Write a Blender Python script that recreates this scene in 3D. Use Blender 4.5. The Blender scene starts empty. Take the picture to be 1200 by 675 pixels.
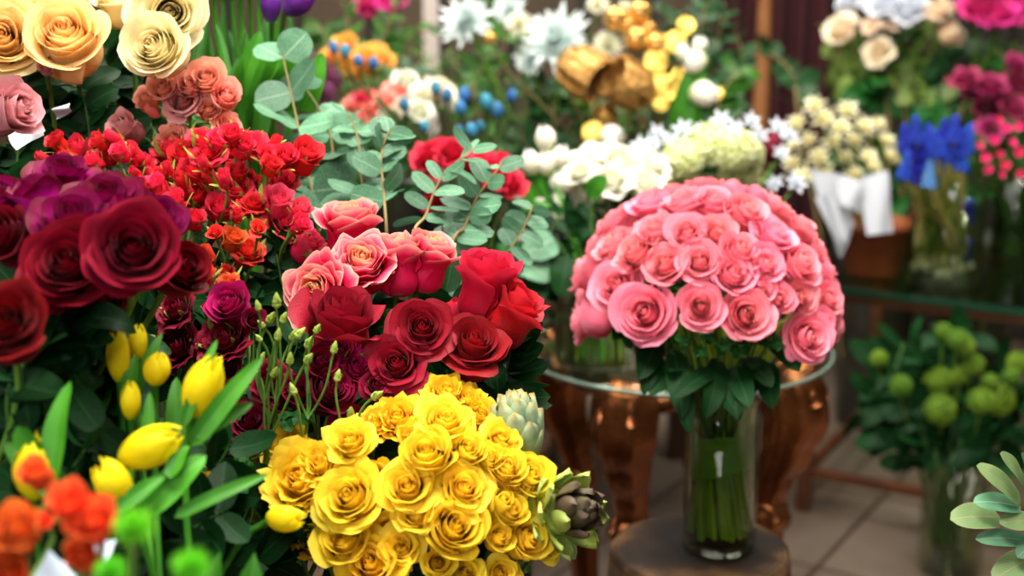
import bpy, math, random
import numpy as np
from mathutils import Vector, Matrix, Quaternion

RNG = random.Random(7)
COL = bpy.context.scene.collection
PI = math.pi

# ------------------------------------------------------------------ camera frame
CAM_LOC = Vector((0, 0, 1.30)); PITCH = math.radians(14.0); FPX = 1200 * 50.0 / 36.0
RI = Vector((1, 0, 0)); FW = Vector((0, math.cos(PITCH), -math.sin(PITCH))); UP = Vector((0, math.sin(PITCH), math.cos(PITCH)))
def P(px, py, d):
    """world point seen at photo pixel (px,py) at distance d along the view axis"""
    return CAM_LOC + FW * d + RI * ((px - 600) / FPX * d) - UP * ((py - 337.5) / FPX * d)
def PZ(px, py, z):
    """world point seen at a photo pixel on the horizontal plane z"""
    v = FW + RI * ((px - 600) / FPX) - UP * ((py - 337.5) / FPX)
    return CAM_LOC + v * ((z - CAM_LOC.z) / v.z)
def PX(w, d): return w * d / FPX
def D(x, y, z):
    """direction given as right, up, towards the viewer"""
    return (RI * x + UP * y - FW * z).normalized()

# ------------------------------------------------------------------ mesh builder
class MB:
    def __init__(s): s.v = []; s.f = []; s.uv = []; s.m = []; s.n = 0
    def raw(s, V, F, UV=None, mat=0):
        V = np.asarray(V, float).reshape(-1, 3); b = s.n
        s.v.append(V); s.n += len(V)
        s.uv.append(np.zeros((len(V), 2)) if UV is None else np.asarray(UV, float).reshape(-1, 2))
        s.f.extend([tuple(i + b for i in f) for f in F]); s.m.extend([mat] * len(F))
    def grid(s, G, UV=None, mat=0, close_u=False, close_v=False):
        G = np.asarray(G, float); a, b = G.shape[:2]
        if UV is None:
            UV = np.stack(np.meshgrid(np.linspace(0, 1, a), np.linspace(0, 1, b), indexing='ij'), -1)
        F = []
        for i in range(a if close_u else a - 1):
            i2 = (i + 1) % a
            for j in range(b if close_v else b - 1):
                j2 = (j + 1) % b
                F.append((i * b + j, i2 * b + j, i2 * b + j2, i * b + j2))
        s.raw(G.reshape(-1, 3), F, UV.reshape(-1, 2), mat)
    def tube(s, pts, rad, n=6, mat=0, cap=True):
        pts = [Vector(p) for p in pts]; k = len(pts)
        if not hasattr(rad, '__len__'): rad = [rad] * k
        G = np.zeros((k, n, 3)); up = None
        for i in range(k):
            t = (pts[min(i + 1, k - 1)] - pts[max(i - 1, 0)])
            t = t.normalized() if t.length > 1e-9 else Vector((0, 0, 1))
            if up is None:
                up = t.orthogonal().normalized()
            else:
                up = (up - t * up.dot(t)); up = up.normalized() if up.length > 1e-6 else t.orthogonal().normalized()
            sd = t.cross(up)
            for j in range(n):
                a = 2 * PI * j / n
                G[i, j] = pts[i] + (up * math.cos(a) + sd * math.sin(a)) * rad[i]
        b = s.n
        s.grid(G, None, mat, close_v=True)
        if cap:
            s.f.append(tuple(b + j for j in range(n))[::-1]); s.m.append(mat)
            s.f.append(tuple(b + (k - 1) * n + j for j in range(n))); s.m.append(mat)
    def lathe(s, prof, n=32, c=(0, 0, 0), mat=0, wob=0, seed=0):
        rr = np.random.RandomState(seed); ph = rr.rand(4) * 6.28
        prof = np.asarray(prof, float); a = np.arange(n) * 2 * PI / n
        w = 1 + wob * (np.sin(3 * a + ph[0]) * .5 + np.sin(5 * a + ph[1]) * .3 + np.sin(9 * a + ph[2]) * .2)
        G = np.zeros((len(prof), n, 3))
        G[..., 0] = prof[:, 0:1] * (np.cos(a) * w)[None] + c[0]
        G[..., 1] = prof[:, 0:1] * (np.sin(a) * w)[None] + c[1]
        G[..., 2] = prof[:, 1:2] + c[2]
        s.grid(G, None, mat, close_v=True)
    def box(s, lo, hi, mat=0):
        x0, y0, z0 = lo; x1, y1, z1 = hi
        V = [(x0,y0,z0),(x1,y0,z0),(x1,y1,z0),(x0,y1,z0),(x0,y0,z1),(x1,y0,z1),(x1,y1,z1),(x0,y1,z1)]
        s.raw(V, [(3,2,1,0),(4,5,6,7),(0,1,5,4),(1,2,6,5),(2,3,7,6),(3,0,4,7)], None, mat)
    def xf(s, M, since=0):
        """transform the blocks added since index"""
        A = np.array(M)
        for i in range(since, len(s.v)):
            s.v[i] = s.v[i] @ A[:3, :3].T + A[:3, 3]
    def mesh(s, name, mats, smooth=True):
        me = bpy.data.meshes.new(name)
        V = np.concatenate(s.v); UV = np.concatenate(s.uv)
        me.from_pydata(V.tolist(), [], s.f)
        ul = me.uv_layers.new(name='UVMap')
        li = np.zeros(len(me.loops), np.int32); me.loops.foreach_get('vertex_index', li)
        ul.data.foreach_set('uv', UV[li].ravel())
        for m in (mats if isinstance(mats, (list, tuple)) else [mats]): me.materials.append(m)
        if max(s.m) > 0: me.polygons.foreach_set('material_index', s.m)
        if smooth: me.polygons.foreach_set('use_smooth', [True] * len(me.polygons))
        me.update()
        return me

def put(mesh, name, parent=None, M=None, mat=None):
    o = bpy.data.objects.new(name, mesh); COL.objects.link(o)
    if parent is not None: o.parent = parent
    if M is not None: o.matrix_local = M
    if mat is not None and mesh is not None:
        o.material_slots[0].link = 'OBJECT'; o.material_slots[0].material = mat
    return o
def tag(o, label, cat, group=None, kind=None):
    if label: o['label'] = label
    if cat: o['category'] = cat
    if group: o['group'] = group
    if kind: o['kind'] = kind
    return o
def root(name, loc, label, cat, group=None):
    o = put(None, name); o.location = loc; o.empty_display_size = .02
    return tag(o, label, cat, group)
def struct(o, label=None):
    o['kind'] = 'structure'
    if label: o['label'] = label
    return o
def frame(loc, axis, spin=0.0, sc=1.0, sz=None):
    """matrix with local +Z along axis"""
    q = Vector((0, 0, 1)).rotation_difference(Vector(axis).normalized())
    if sz is None: sz = sc
    return Matrix.Translation(Vector(loc)) @ q.to_matrix().to_4x4() @ Matrix.Rotation(spin, 4, 'Z') @ Matrix.Diagonal((sc, sc, sz, 1))
def bez(p0, p1, p2, p3, n=10):
    out = []
    for i in range(n + 1):
        t = i / n; u = 1 - t
        out.append(p0 * u**3 + p1 * (3*u*u*t) + p2 * (3*u*t*t) + p3 * t**3)
    return out

# ------------------------------------------------------------------ materials
def _mat(name):
    m = bpy.data.materials.new(name); m.use_nodes = True
    nt = m.node_tree; nt.nodes.clear(); return m, nt, nt.nodes, nt.links
def srgb(h):
    if isinstance(h, str):
        h = h.lstrip('#'); c = [int(h[i:i+2], 16) / 255 for i in (0, 2, 4)]
    else: c = list(h)
    return tuple((x / 12.92 if x <= .04045 else ((x + .055) / 1.055) ** 2.4) for x in c) + (1.0,)
def ramp(nt, stops):
    r = nt.nodes.new('ShaderNodeValToRGB'); e = r.color_ramp.elements
    while len(e) < len(stops): e.new(.5)
    for x, (p, c) in zip(e, stops): x.position = p; x.color = srgb(c)
    return r
def petal_mat(name, by_v, by_t=None, tmix=.6, rough=.5, transl=.3, vary=.08, vein=.12, sheen=.02, hue=.012, spec=.22):
    """by_v: colours from petal base to rim; by_t: colours from innermost petal to outermost"""
    m, nt, N, L = _mat(name)
    uv = N.new('ShaderNodeUVMap'); sp = N.new('ShaderNodeSeparateXYZ'); L.new(uv.outputs[0], sp.inputs[0])
    rv = ramp(nt, by_v); L.new(sp.outputs[1], rv.inputs[0]); col = rv.outputs[0]
    if by_t:
        rt = ramp(nt, by_t); L.new(sp.outputs[0], rt.inputs[0])
        mx = N.new('ShaderNodeMix'); mx.data_type = 'RGBA'; mx.inputs[0].default_value = tmix
        L.new(col, mx.inputs[6]); L.new(rt.outputs[0], mx.inputs[7]); col = mx.outputs[2]
    tc = N.new('ShaderNodeTexCoord')
    nz = N.new('ShaderNodeTexNoise'); nz.inputs['Scale'].default_value = 4.0; nz.inputs['Detail'].default_value = 3
    L.new(tc.outputs['Object'], nz.inputs[0])
    oi = N.new('ShaderNodeObjectInfo')
    ma = N.new('ShaderNodeMath'); ma.operation = 'MULTIPLY_ADD'; L.new(oi.outputs['Random'], ma.inputs[0]); ma.inputs[1].default_value = 2 * vary; ma.inputs[2].default_value = 1 - vary
    mh = N.new('ShaderNodeMath'); mh.operation = 'MULTIPLY_ADD'; L.new(oi.outputs['Random'], mh.inputs[0]); mh.inputs[1].default_value = -2 * hue; mh.inputs[2].default_value = .5 + hue
    m2 = N.new('ShaderNodeMapRange'); L.new(nz.outputs[0], m2.inputs[0]); m2.inputs[1].default_value = .3; m2.inputs[2].default_value = .7; m2.inputs[3].default_value = 1 - vein; m2.inputs[4].default_value = 1 + vein * .5
    mm = N.new('ShaderNodeMath'); mm.operation = 'MULTIPLY'; L.new(ma.outputs[0], mm.inputs[0]); L.new(m2.outputs[0], mm.inputs[1])
    hs = N.new('ShaderNodeHueSaturation'); L.new(mh.outputs[0], hs.inputs['Hue']); L.new(mm.outputs[0], hs.inputs['Value']); L.new(col, hs.inputs['Color'])
    pb = N.new('ShaderNodeBsdfPrincipled'); L.new(hs.outputs[0], pb.inputs['Base Color'])
    pb.inputs['Roughness'].default_value = rough; pb.inputs['Specular IOR Level'].default_value = spec
    pb.inputs['Sheen Weight'].default_value = sheen
    tl = N.new('ShaderNodeBsdfTranslucent'); L.new(hs.outputs[0], tl.inputs[0])
    ms = N.new('ShaderNodeMixShader'); ms.inputs[0].default_value = transl
    L.new(pb.outputs[0], ms.inputs[1]); L.new(tl.outputs[0], ms.inputs[2])
    bp = N.new('ShaderNodeBump'); bp.inputs['Strength'].default_value = .09; bp.inputs['Distance'].default_value = .01
    wv = N.new('ShaderNodeTexNoise'); wv.inputs['Scale'].default_value = 25.0; L.new(tc.outputs['Object'], wv.inputs[0])
    L.new(wv.outputs[0], bp.inputs['Height']); L.new(bp.outputs[0], pb.inputs['Normal'])
    out = N.new('ShaderNodeOutputMaterial'); L.new(ms.outputs[0], out.inputs[0])
    return m
def solid(name, c, rough=.5, metal=0., spec=.5, noise=0., nscale=10., c2=None, bump=0., bscale=40., transl=0., vary=0., coat=0., trans=0., ior=1.45):
    m, nt, N, L = _mat(name)
    pb = N.new('ShaderNodeBsdfPrincipled')
    pb.inputs['Roughness'].default_value = rough; pb.inputs['Metallic'].default_value = metal
    pb.inputs['Specular IOR Level'].default_value = spec; pb.inputs['Coat Weight'].default_value = coat
    pb.inputs['Transmission Weight'].default_value = trans; pb.inputs['IOR'].default_value = ior
    tc = N.new('ShaderNodeTexCoord')
    if c2 is not None or noise:
        nz = N.new('ShaderNodeTexNoise'); nz.inputs['Scale'].default_value = nscale; nz.inputs['Detail'].default_value = 4
        L.new(tc.outputs['Object'], nz.inputs[0])
        r = ramp(nt, [(.35, c), (.65, c2 or c)]); L.new(nz.outputs[0], r.inputs[0]); col = r.outputs[0]
    else:
        rg = N.new('ShaderNodeRGB'); rg.outputs[0].default_value = srgb(c); col = rg.outputs[0]
    if vary:
        oi = N.new('ShaderNodeObjectInfo'); ma = N.new('ShaderNodeMath'); ma.operation = 'MULTIPLY_ADD'
        L.new(oi.outputs['Random'], ma.inputs[0]); ma.inputs[1].default_value = 2 * vary; ma.inputs[2].default_value = 1 - vary
        hs = N.new('ShaderNodeHueSaturation'); L.new(ma.outputs[0], hs.inputs['Value']); L.new(col, hs.inputs['Color']); col = hs.outputs[0]
    L.new(col, pb.inputs['Base Color'])
    if bump:
        bz = N.new('ShaderNodeTexNoise'); bz.inputs['Scale'].default_value = bscale; bz.inputs['Detail'].default_value = 5; L.new(tc.outputs['Object'], bz.inputs[0])
        bp = N.new('ShaderNodeBump'); bp.inputs['Strength'].default_value = bump; bp.inputs['Distance'].default_value = .01
        L.new(bz.outputs[0], bp.inputs['Height']); L.new(bp.outputs[0], pb.inputs['Normal'])
    sh = pb.outputs[0]
    if transl:
        tl = N.new('ShaderNodeBsdfTranslucent'); L.new(col, tl.inputs[0]); ms = N.new('ShaderNodeMixShader'); ms.inputs[0].default_value = transl
        L.new(sh, ms.inputs[1]); L.new(tl.outputs[0], ms.inputs[2]); sh = ms.outputs[0]
    out = N.new('ShaderNodeOutputMaterial'); L.new(sh, out.inputs[0])
    return m
def leaf_mat(name, dark, light, vein='#7f9a55', rough=.42, transl=.18, vary=.25, edge=None, spec=.3):
    """uv.x across the blade (0..1, midrib .5), uv.y along it"""
    m, nt, N, L = _mat(name)
    uv = N.new('ShaderNodeUVMap'); sp = N.new('ShaderNodeSeparateXYZ'); L.new(uv.outputs[0], sp.inputs[0])
    tc = N.new('ShaderNodeTexCoord'); nz = N.new('ShaderNodeTexNoise'); nz.inputs['Scale'].default_value = 30.; L.new(tc.outputs['Object'], nz.inputs[0])
    r = ramp(nt, [(.3, dark), (.7, light)]); L.new(nz.outputs[0], r.inputs[0])
    st = [(0, '#ffffff' if edge else '#000000'), (.035, '#000000'), (.475, '#000000'), (.5, '#ffffff'), (.525, '#000000'), (.965, '#000000'), (1, '#ffffff' if edge else '#000000')]
    rm = ramp(nt, st); L.new(sp.outputs[0], rm.inputs[0])
    mx = N.new('ShaderNodeMix'); mx.data_type = 'RGBA'; L.new(rm.outputs[0], mx.inputs[0]); L.new(r.outputs[0], mx.inputs[6]); mx.inputs[7].default_value = srgb(edge or vein)
    oi = N.new('ShaderNodeObjectInfo'); ma = N.new('ShaderNodeMath'); ma.operation = 'MULTIPLY_ADD'
    L.new(oi.outputs['Random'], ma.inputs[0]); ma.inputs[1].default_value = 2 * vary; ma.inputs[2].default_value = 1 - vary
    hs = N.new('ShaderNodeHueSaturation'); L.new(ma.outputs[0], hs.inputs['Value']); L.new(mx.outputs[2], hs.inputs['Color'])
    pb = N.new('ShaderNodeBsdfPrincipled'); L.new(hs.outputs[0], pb.inputs['Base Color']); pb.inputs['Roughness'].default_value = rough; pb.inputs['Specular IOR Level'].default_value = spec
    # side veins as bump
    ab = N.new('ShaderNodeMath'); ab.operation = 'SUBTRACT'; L.new(sp.outputs[0], ab.inputs[0]); ab.inputs[1].default_value = .5
    ab2 = N.new('ShaderNodeMath'); ab2.operation = 'ABSOLUTE'; L.new(ab.outputs[0], ab2.inputs[0])
    w1 = N.new('ShaderNodeMath'); w1.operation = 'MULTIPLY_ADD'; L.new(ab2.outputs[0], w1.inputs[0]); w1.inputs[1].default_value = -1.2
    L.new(sp.outputs[1], w1.inputs[2])
    w2 = N.new('ShaderNodeMath'); w2.operation = 'MULTIPLY'; L.new(w1.outputs[0], w2.inputs[0]); w2.inputs[1].default_value = 60.
    w3 = N.new('ShaderNodeMath'); w3.operation = 'SINE'; L.new(w2.outputs[0], w3.inputs[0])
    bp = N.new('ShaderNodeBump'); bp.inputs['Strength'].default_value = .12; bp.inputs['Distance'].default_value = .001
    L.new(w3.outputs[0], bp.inputs['Height']); L.new(bp.outputs[0], pb.inputs['Normal'])
    tl = N.new('ShaderNodeBsdfTranslucent'); L.new(hs.outputs[0], tl.inputs[0]); ms = N.new('ShaderNodeMixShader'); ms.inputs[0].default_value = transl
    L.new(pb.outputs[0], ms.inputs[1]); L.new(tl.outputs[0], ms.inputs[2])
    out = N.new('ShaderNodeOutputMaterial'); L.new(ms.outputs[0], out.inputs[0])
    return m
def glass_mat(name, tint='#f2f7f2', rough=.02, ior=1.45):
    m, nt, N, L = _mat(name)
    # thin clear pane: tinted see-through with a fresnel gloss
    t = N.new('ShaderNodeBsdfTransparent'); t.inputs['Color'].default_value = srgb(tint)
    g = N.new('ShaderNodeBsdfGlossy'); g.inputs['Roughness'].default_value = rough + .02
    lw = N.new('ShaderNodeLayerWeight'); pw = N.new('ShaderNodeMath'); pw.operation = 'POWER'; L.new(lw.outputs['Facing'], pw.inputs[0]); pw.inputs[1].default_value = 4.
    f = N.new('ShaderNodeMath'); f.operation = 'MULTIPLY_ADD'; L.new(pw.outputs[0], f.inputs[0]); f.inputs[1].default_value = (ior - 1) * 1.6; f.inputs[2].default_value = (ior - 1) * .09
    x = N.new('ShaderNodeMixShader'); L.new(f.outputs[0], x.inputs[0]); L.new(t.outputs[0], x.inputs[1]); L.new(g.outputs[0], x.inputs[2])
    out = N.new('ShaderNodeOutputMaterial'); L.new(x.outputs[0], out.inputs[0]); return m
# ------------------------------------------------------------------ flower and leaf shapes (unit size: bloom about 1 wide)
def sm(x): x = np.clip(x, 0, 1); return x * x * (3 - 2 * x)

def rose_bloom(mb, seed=0, n=26, R=.5, H=.62, opn=1.0, curl=1.0, ruf=.02, wide=1.0, nu=9, nv=9, point=.5, spread=.40, core=.05, lift=.06):
    """spiral of cupped petals, centre at the axis, base at z=0. opn 0 bud .. 1 open"""
    rr = np.random.RandomState(seed); th = rr.rand() * 6.28
    u = np.linspace(-1, 1, nu)[:, None]; v = np.linspace(0, 1, nv)[None, :]
    for i in range(n):
        t = i / (n - 1.0)
        th += math.radians(137.5 if i > 3 else 120) + rr.uniform(-.25, .25)
        tt = min(1, max(0, t + rr.uniform(-.05, .05)))
        L = H * (1.0 + .22 * tt) * rr.uniform(.94, 1.05)
        pa = math.radians(72 - 62 * tt ** .8); pb = math.radians(99 - (10 + 24 * opn) * tt)
        vv = v * (1 - .20 * np.abs(u) ** 2.6 * (1 - .3 * tt))          # rounded shoulders
        vv = vv * (1 + .03 * point * tt * np.exp(-(u / .18) ** 2))      # small tip
        phi = pa + (pb - pa) * sm(vv * 1.9)
        rim = sm((vv - (.72 - .18 * tt)) / .36)
        c = curl * math.radians(150) * tt ** 1.6 * rr.uniform(.7, 1.15)
        phi = phi - c * rim * (1 + .35 * np.abs(u) ** 2 * point)
        # integrate the profile
        ds = np.diff(np.concatenate([np.zeros((nu, 1)), vv + 0 * u], 1), axis=1) * L
        r = core * R + R * spread * tt ** .9 + np.cumsum(np.cos(phi) * ds, 1)
        z = np.cumsum(np.sin(phi) * ds, 1)
        W = R * (.50 + .52 * tt ** .7) * wide * rr.uniform(.9, 1.1)     # half width
        shp = .35 + .65 * np.sin(np.clip(vv * 1.25 + .12, 0, PI / 2) ) ** 1.0
        ang = np.clip(W * shp / np.maximum(r, .16 * R), 0, 1.9)
        r = r + u * .05 * R * (.4 + tt)                                 # spiral overlap
        k1, k2, p1, p2 = rr.uniform(2, 4), rr.uniform(5, 9), rr.rand() * 6, rr.rand() * 6
        wv = np.sin(k1 * u + p1) * .6 + np.sin(k2 * u + p2) * .4
        r = r + ruf * wv * vv ** 2 * (.4 + tt) ; z = z + ruf * .8 * np.sin(k2 * .7 * u + p1) * vv ** 2 * (.3 + tt)
        r = np.maximum(r, .012)
        a = th + u * ang
        G = np.stack([r * np.cos(a), r * np.sin(a), z - .10 * H * tt ** 2 + lift * H * (1 - tt) ** 2], -1)
        UV = np.stack([np.full((nu, nv), t), v + 0 * u], -1)
        mb.grid(G, UV)

def calyx(mb, s=1.0, seed=0, hip=.085, sep=.32, droop=.3, mat=0):
    """green hip below the bloom with five sepals"""
    rr = np.random.RandomState(seed)
    mb.lathe([(.018 * s, -.16 * s), (.05 * s, -.13 * s), (hip * s, -.07 * s), (hip * 1.05 * s, -.02 * s), (hip * .8 * s, .03 * s), (.01, .04 * s)], 12, mat=mat)
    for k in range(5):
        th = k * 2 * PI / 5 + rr.uniform(-.2, .2); nu, nv = 3, 8
        u = np.linspace(-1, 1, nu)[:, None]; v = np.linspace(0, 1, nv)[None, :]
        dr = droop + rr.uniform(-.25, .25)
        phi = math.radians(55) - (dr * 2.4) * v * 1.2
        L = sep * s * rr.uniform(.8, 1.15)
        r = hip * .7 * s + np.cumsum(np.cos(phi) * L / nv + 0 * v, 1) + .018 * s * u ** 2; z = -.01 * s + np.cumsum(np.sin(phi) * L / nv + 0 * v, 1)
        w = .075 * s * (1 - v) ** .8 * (.6 + 1.1 * v) + .001
        ca, sa = math.cos(th), math.sin(th)
        G = np.stack([r * ca - u * w * sa, r * sa + u * w * ca, z + 0 * u], -1)
        mb.grid(G, np.stack([u * .2 + .25 + 0 * v, v + 0 * u], -1), mat)

def tulip_bloom(mb, seed=0, R=.28, H=1.0, opn=.15, n=6, nu=9, nv=12):
    rr = np.random.RandomState(seed); u = np.linspace(-1, 1, nu)[:, None]; v = np.linspace(0, 1, nv)[None, :]
    for i in range(n):
        inner = i < n // 2; th = i * 2 * PI / (n // 2) + (PI / (n // 2) if inner else 0) + rr.uniform(-.15, .15)
        k = .86 if inner else 1.0
        prof = np.sin(PI * np.clip(.07 + v * (.90 - .22 * opn), 0, 1)) ** .62
        r = R * k * prof + opn * .25 * R * v ** 3
        z = H * (v - .02) * rr.uniform(.88, 1.06) * (1 - .05 * u ** 2 * v)
        w = R * 1.12 * np.sin(PI * np.clip(.08 + v * .90, 0, 1)) ** .55 * (1 - .92 * v ** 6)
        ang = w / np.maximum(R * k, .05)
        r = r * (1 + .05 * (1 - np.abs(u)) * v) + .01 * np.sin(5 * u + i) * v
        a = th + u * ang
        G = np.stack([r * np.cos(a), r * np.sin(a), z + 0 * u], -1)
        mb.grid(G, np.stack([u * .5 + .5 + 0 * v, v + 0 * u], -1))

def blade(mb, L=1., W=.3, shape=(.5, 1.), bend=.5, fold=.25, wave=0., twist=0., serr=0., nu=7, nv=14, M=None, mat=0, tip=1.0, seed=0, thick=0):
    """leaf along +X, blade normal +Z; bend>0 droops"""
    rr = np.random.RandomState(seed)
    u = np.linspace(-1, 1, nu)[:, None]; v = np.linspace(0, 1, nv)[None, :]
    a, b = shape
    w = (np.clip(v, 1e-4, 1) ** a) * (np.clip(1 - v, 0, 1) ** b); w = w / w.max() * W / 2 + .004 * W
    if serr: w = w * (1 + serr * (np.abs((v * nv * .5) % 1 - .5) * 2 - .5))
    ph = -bend * v * (1 + .5 * v)
    x = np.cumsum(np.cos(ph) * L / nv + 0 * v, 1) - L / nv; z0 = np.cumsum(np.sin(ph) * L / nv + 0 * v, 1)
    tw = twist * v
    yy = u * w; zz = fold * np.abs(u) ** 1.3 * w + wave * np.sin(v * 9 + rr.rand() * 6 + (u > 0) * 1.5) * np.abs(u) * w
    y = yy * np.cos(tw) - zz * np.sin(tw); z = z0 + yy * np.sin(tw) + zz * np.cos(tw)
    G = np.stack([x + 0 * u, y, z], -1)
    k = len(mb.v); mb.grid(G, np.stack([u * .5 + .5 + 0 * v, v + 0 * u], -1), mat)
    if M is not None: mb.xf(M, k)

def compound_leaf(mb, seed=0, n=3, L=1.0, mat=0):
    """rose leaf: petiole with three or five toothed leaflets, along +X, about L long"""
    rr = np.random.RandomState(seed)
    mb.tube([(0, 0, 0), (.3 * L, 0, .02 * L), (.55 * L, 0, 0)], [.012 * L, .01 * L, .008 * L], 5, mat)
    blade(mb, .5 * L, .36 * L, (.55, .75), .5 + rr.rand() * .3, .22, .25, 0, .12, 9, 15, Matrix.Translation((.52 * L, 0, 0)), mat, seed=seed)
    for s in (-1, 1):
        for q in range((n - 1) // 2):
            M = Matrix.Translation(((.42 - .22 * q) * L, 0, .01 * L)) @ Matrix.Rotation(s * (.95 + rr.rand() * .2), 4, 'Z') @ Matrix.Rotation(s * -.2, 4, 'X')
            blade(mb, .40 * L, .28 * L, (.55, .75), .3 + rr.rand() * .4, .22, .25, 0, .12, 9, 13, M, mat, seed=seed + s + 3 * q + 5)

def floret_cluster(mb, seed=0, n=60, rad=.5, fs=.16, petals=4, hemi=False, pw=.8, lift=.4, squash=1.0, jit=.06):
    """ball of small flat florets"""
    rr = np.random.RandomState(seed)
    for i in range(n):
        y = 1 - (i + .5) / n * (1.25 if hemi else 1.9); rad_xy = math.sqrt(max(0, 1 - y * y)); a = i * 2.39996
        d = Vector((math.cos(a) * rad_xy, math.sin(a) * rad_xy, y * squash)); d.normalize()
        M = frame(d * rad * (1 + rr.uniform(-jit, jit)), (d + Vector(rr.uniform(-.25, .25, 3))), rr.rand() * 6, fs * rr.uniform(.8, 1.15))
        k = len(mb.v)
        for q in range(petals):
            blade(mb, .55, .55 * pw, (.5, .45), -lift, .1, 0, 0, 0, 3, 5, Matrix.Rotation(q * 2 * PI / petals, 4, 'Z') @ Matrix.Rotation(-.25, 4, 'Y'))
        mb.xf(M, k)

def ball_buds(mb, seed=0, n=120, rad=.5, bs=.07, jit=.05):
    """dense head of tiny round buds (allium, viburnum)"""
    rr = np.random.RandomState(seed); mb.lathe([(.001, -rad * .8), (rad * .55, -rad * .6), (rad * .82, 0), (rad * .55, rad * .6), (.001, rad * .8)], 12)
    for i in range(n):
        y = 1 - (i + .5) / n * 1.9; q = math.sqrt(max(0, 1 - y * y)); a = i * 2.39996
        d = Vector((math.cos(a) * q, math.sin(a) * q, y)); k = len(mb.v)
        mb.lathe([(.001, -1.2), (.6, -.6), (1, .1), (.7, .8), (.001, 1.0)], 6)
        mb.xf(frame(d * rad * (.95 + rr.uniform(-jit, jit)), d, 0, bs * rr.uniform(.7, 1.2)), k)

def spiky_head(mb, seed=0, rings=6, R=.5, W=.11, per=14, rise=1.2, nv=8):
    """layered narrow pointed petals (silver rosette, thistle bract, cushion mum)"""
    rr = np.random.RandomState(seed)
    for k in range(rings):
        t = k / max(1.0, rings - 1.0); el = rise * (1 - t) - .05; L = R * (.55 + .45 * t)
        for q in range(per):
            a = q * 2 * PI / per + k * .5 + rr.uniform(-.1, .1)
            M = Matrix.Translation((0, 0, .10 * R * (1 - t))) @ Matrix.Rotation(a, 4, 'Z') @ Matrix.Rotation(-el, 4, 'Y')
            blade(mb, L * rr.uniform(.85, 1.1), W * R * 2, (.35, .8), -.35, .5, 0, 0, 0, 3, nv, M)

def artichoke_head(mb, seed=0, n=42, R=.42, H=1.0, opn=.0, W=.5, tmin=0.0):
    """overlapping fleshy scales around an ovoid; opn spreads the lower ones"""
    rr = np.random.RandomState(seed); nu, nv = 7, 9
    u = np.linspace(-1, 1, nu)[:, None]; v = np.linspace(0, 1, nv)[None, :]
    mb.lathe([(.06, -.06), (.25 * R, -.02), (.7 * R, .12 * H), (.82 * R, .32 * H), (.6 * R, .6 * H), (.3 * R, .85 * H), (.01, 1.0 * H)], 16)
    for i in range(n):
        t = i / (n - 1.0)                      # 0 bottom outer, 1 top inner
        if t < tmin: continue
        th = i * 2.39996 + rr.uniform(-.08, .08)
        zb = H * (.02 + .62 * t); rb = R * (.45 + .6 * math.sin(PI * (.12 + .62 * t)) - .55 * t ** 2)
        L = H * (.40 + .16 * math.sin(PI * t)); W2 = R * W * (1.05 - .35 * t)
        lean = math.radians(66 + 40 * t) - opn * (1 - t) ** 1.2 * 1.1 * rr.uniform(.75, 1.2)
        phi = lean + .35 * (v - .5) + opn * .2 * v
        r = rb * .86 + np.cumsum(np.cos(phi) * L / nv, 1) - .10 * R * u ** 2 * (1 + 1.2 * v); z = zb + np.cumsum(np.sin(phi) * L / nv, 1)
        w = W2 * (np.clip(v * 1.1 + .25, 0, 1) ** .5) * (np.clip(1 - v, 0, 1) ** .45) + .002
        ca, sa = math.cos(th), math.sin(th); r = np.maximum(r + 0 * u, .01)
        G = np.stack([r * ca - u * w * sa, r * sa + u * w * ca, z + 0 * u], -1)
        UV = np.stack([np.full((nu, nv), t), v + 0 * u], -1)
        mb.grid(G, UV)
        G2 = G.copy(); G2[..., 0] -= .02 * ca; G2[..., 1] -= .02 * sa; mb.grid(G2[:, :-1], UV[:, :-1])   # fleshy inner face

def norm(mb, w=1.0, k=0):
    """scale so the widest radius from the axis is w/2"""
    V = np.concatenate(mb.v[k:]); r = np.percentile(np.hypot(V[:, 0], V[:, 1]), 97); q = w / 2 / r
    for i in range(k, len(mb.v)): mb.v[i] = mb.v[i] * q
    return q
# ------------------------------------------------------------------ materials in use
M_STEM = solid('stem_green', '#4f7a2a', .5, noise=1, c2='#6b8f3a', nscale=20, vary=.15)
M_STEMD = solid('stem_dark', '#2f5220', .5, noise=1, c2='#47702c', nscale=20, vary=.2)
M_CALYX = solid('calyx_green', '#88a83c', .5, noise=1, c2='#b0c058', nscale=6, vary=.15, transl=.15)
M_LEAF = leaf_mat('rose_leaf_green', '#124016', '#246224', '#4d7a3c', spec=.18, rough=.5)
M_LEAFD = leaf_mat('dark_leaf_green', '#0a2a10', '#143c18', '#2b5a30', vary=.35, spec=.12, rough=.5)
M_TLEAF = leaf_mat('tulip_leaf_green', '#2c7418', '#4a9424', '#58a030', rough=.45, transl=.22, vary=.3)
M_TLEAFD = leaf_mat('deep_tulip_leaf', '#1e5216', '#3a7820', '#4c8a30', rough=.5, transl=.15, vary=.4)
M_EUC = leaf_mat('eucalyptus_teal', '#3a6a4c', '#6a9a78', '#9cc0a0', rough=.5, transl=.2, vary=.32, spec=.35)
M_EUCG = leaf_mat('eucalyptus_green', '#5c7f4a', '#86a06a', '#b3bf8c', rough=.5, transl=.25, vary=.2, edge='#b09070')
M_WOODSTEM = solid('woody_stem', '#7d6a44', .7, noise=1, c2='#93804f', nscale=30)

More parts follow.
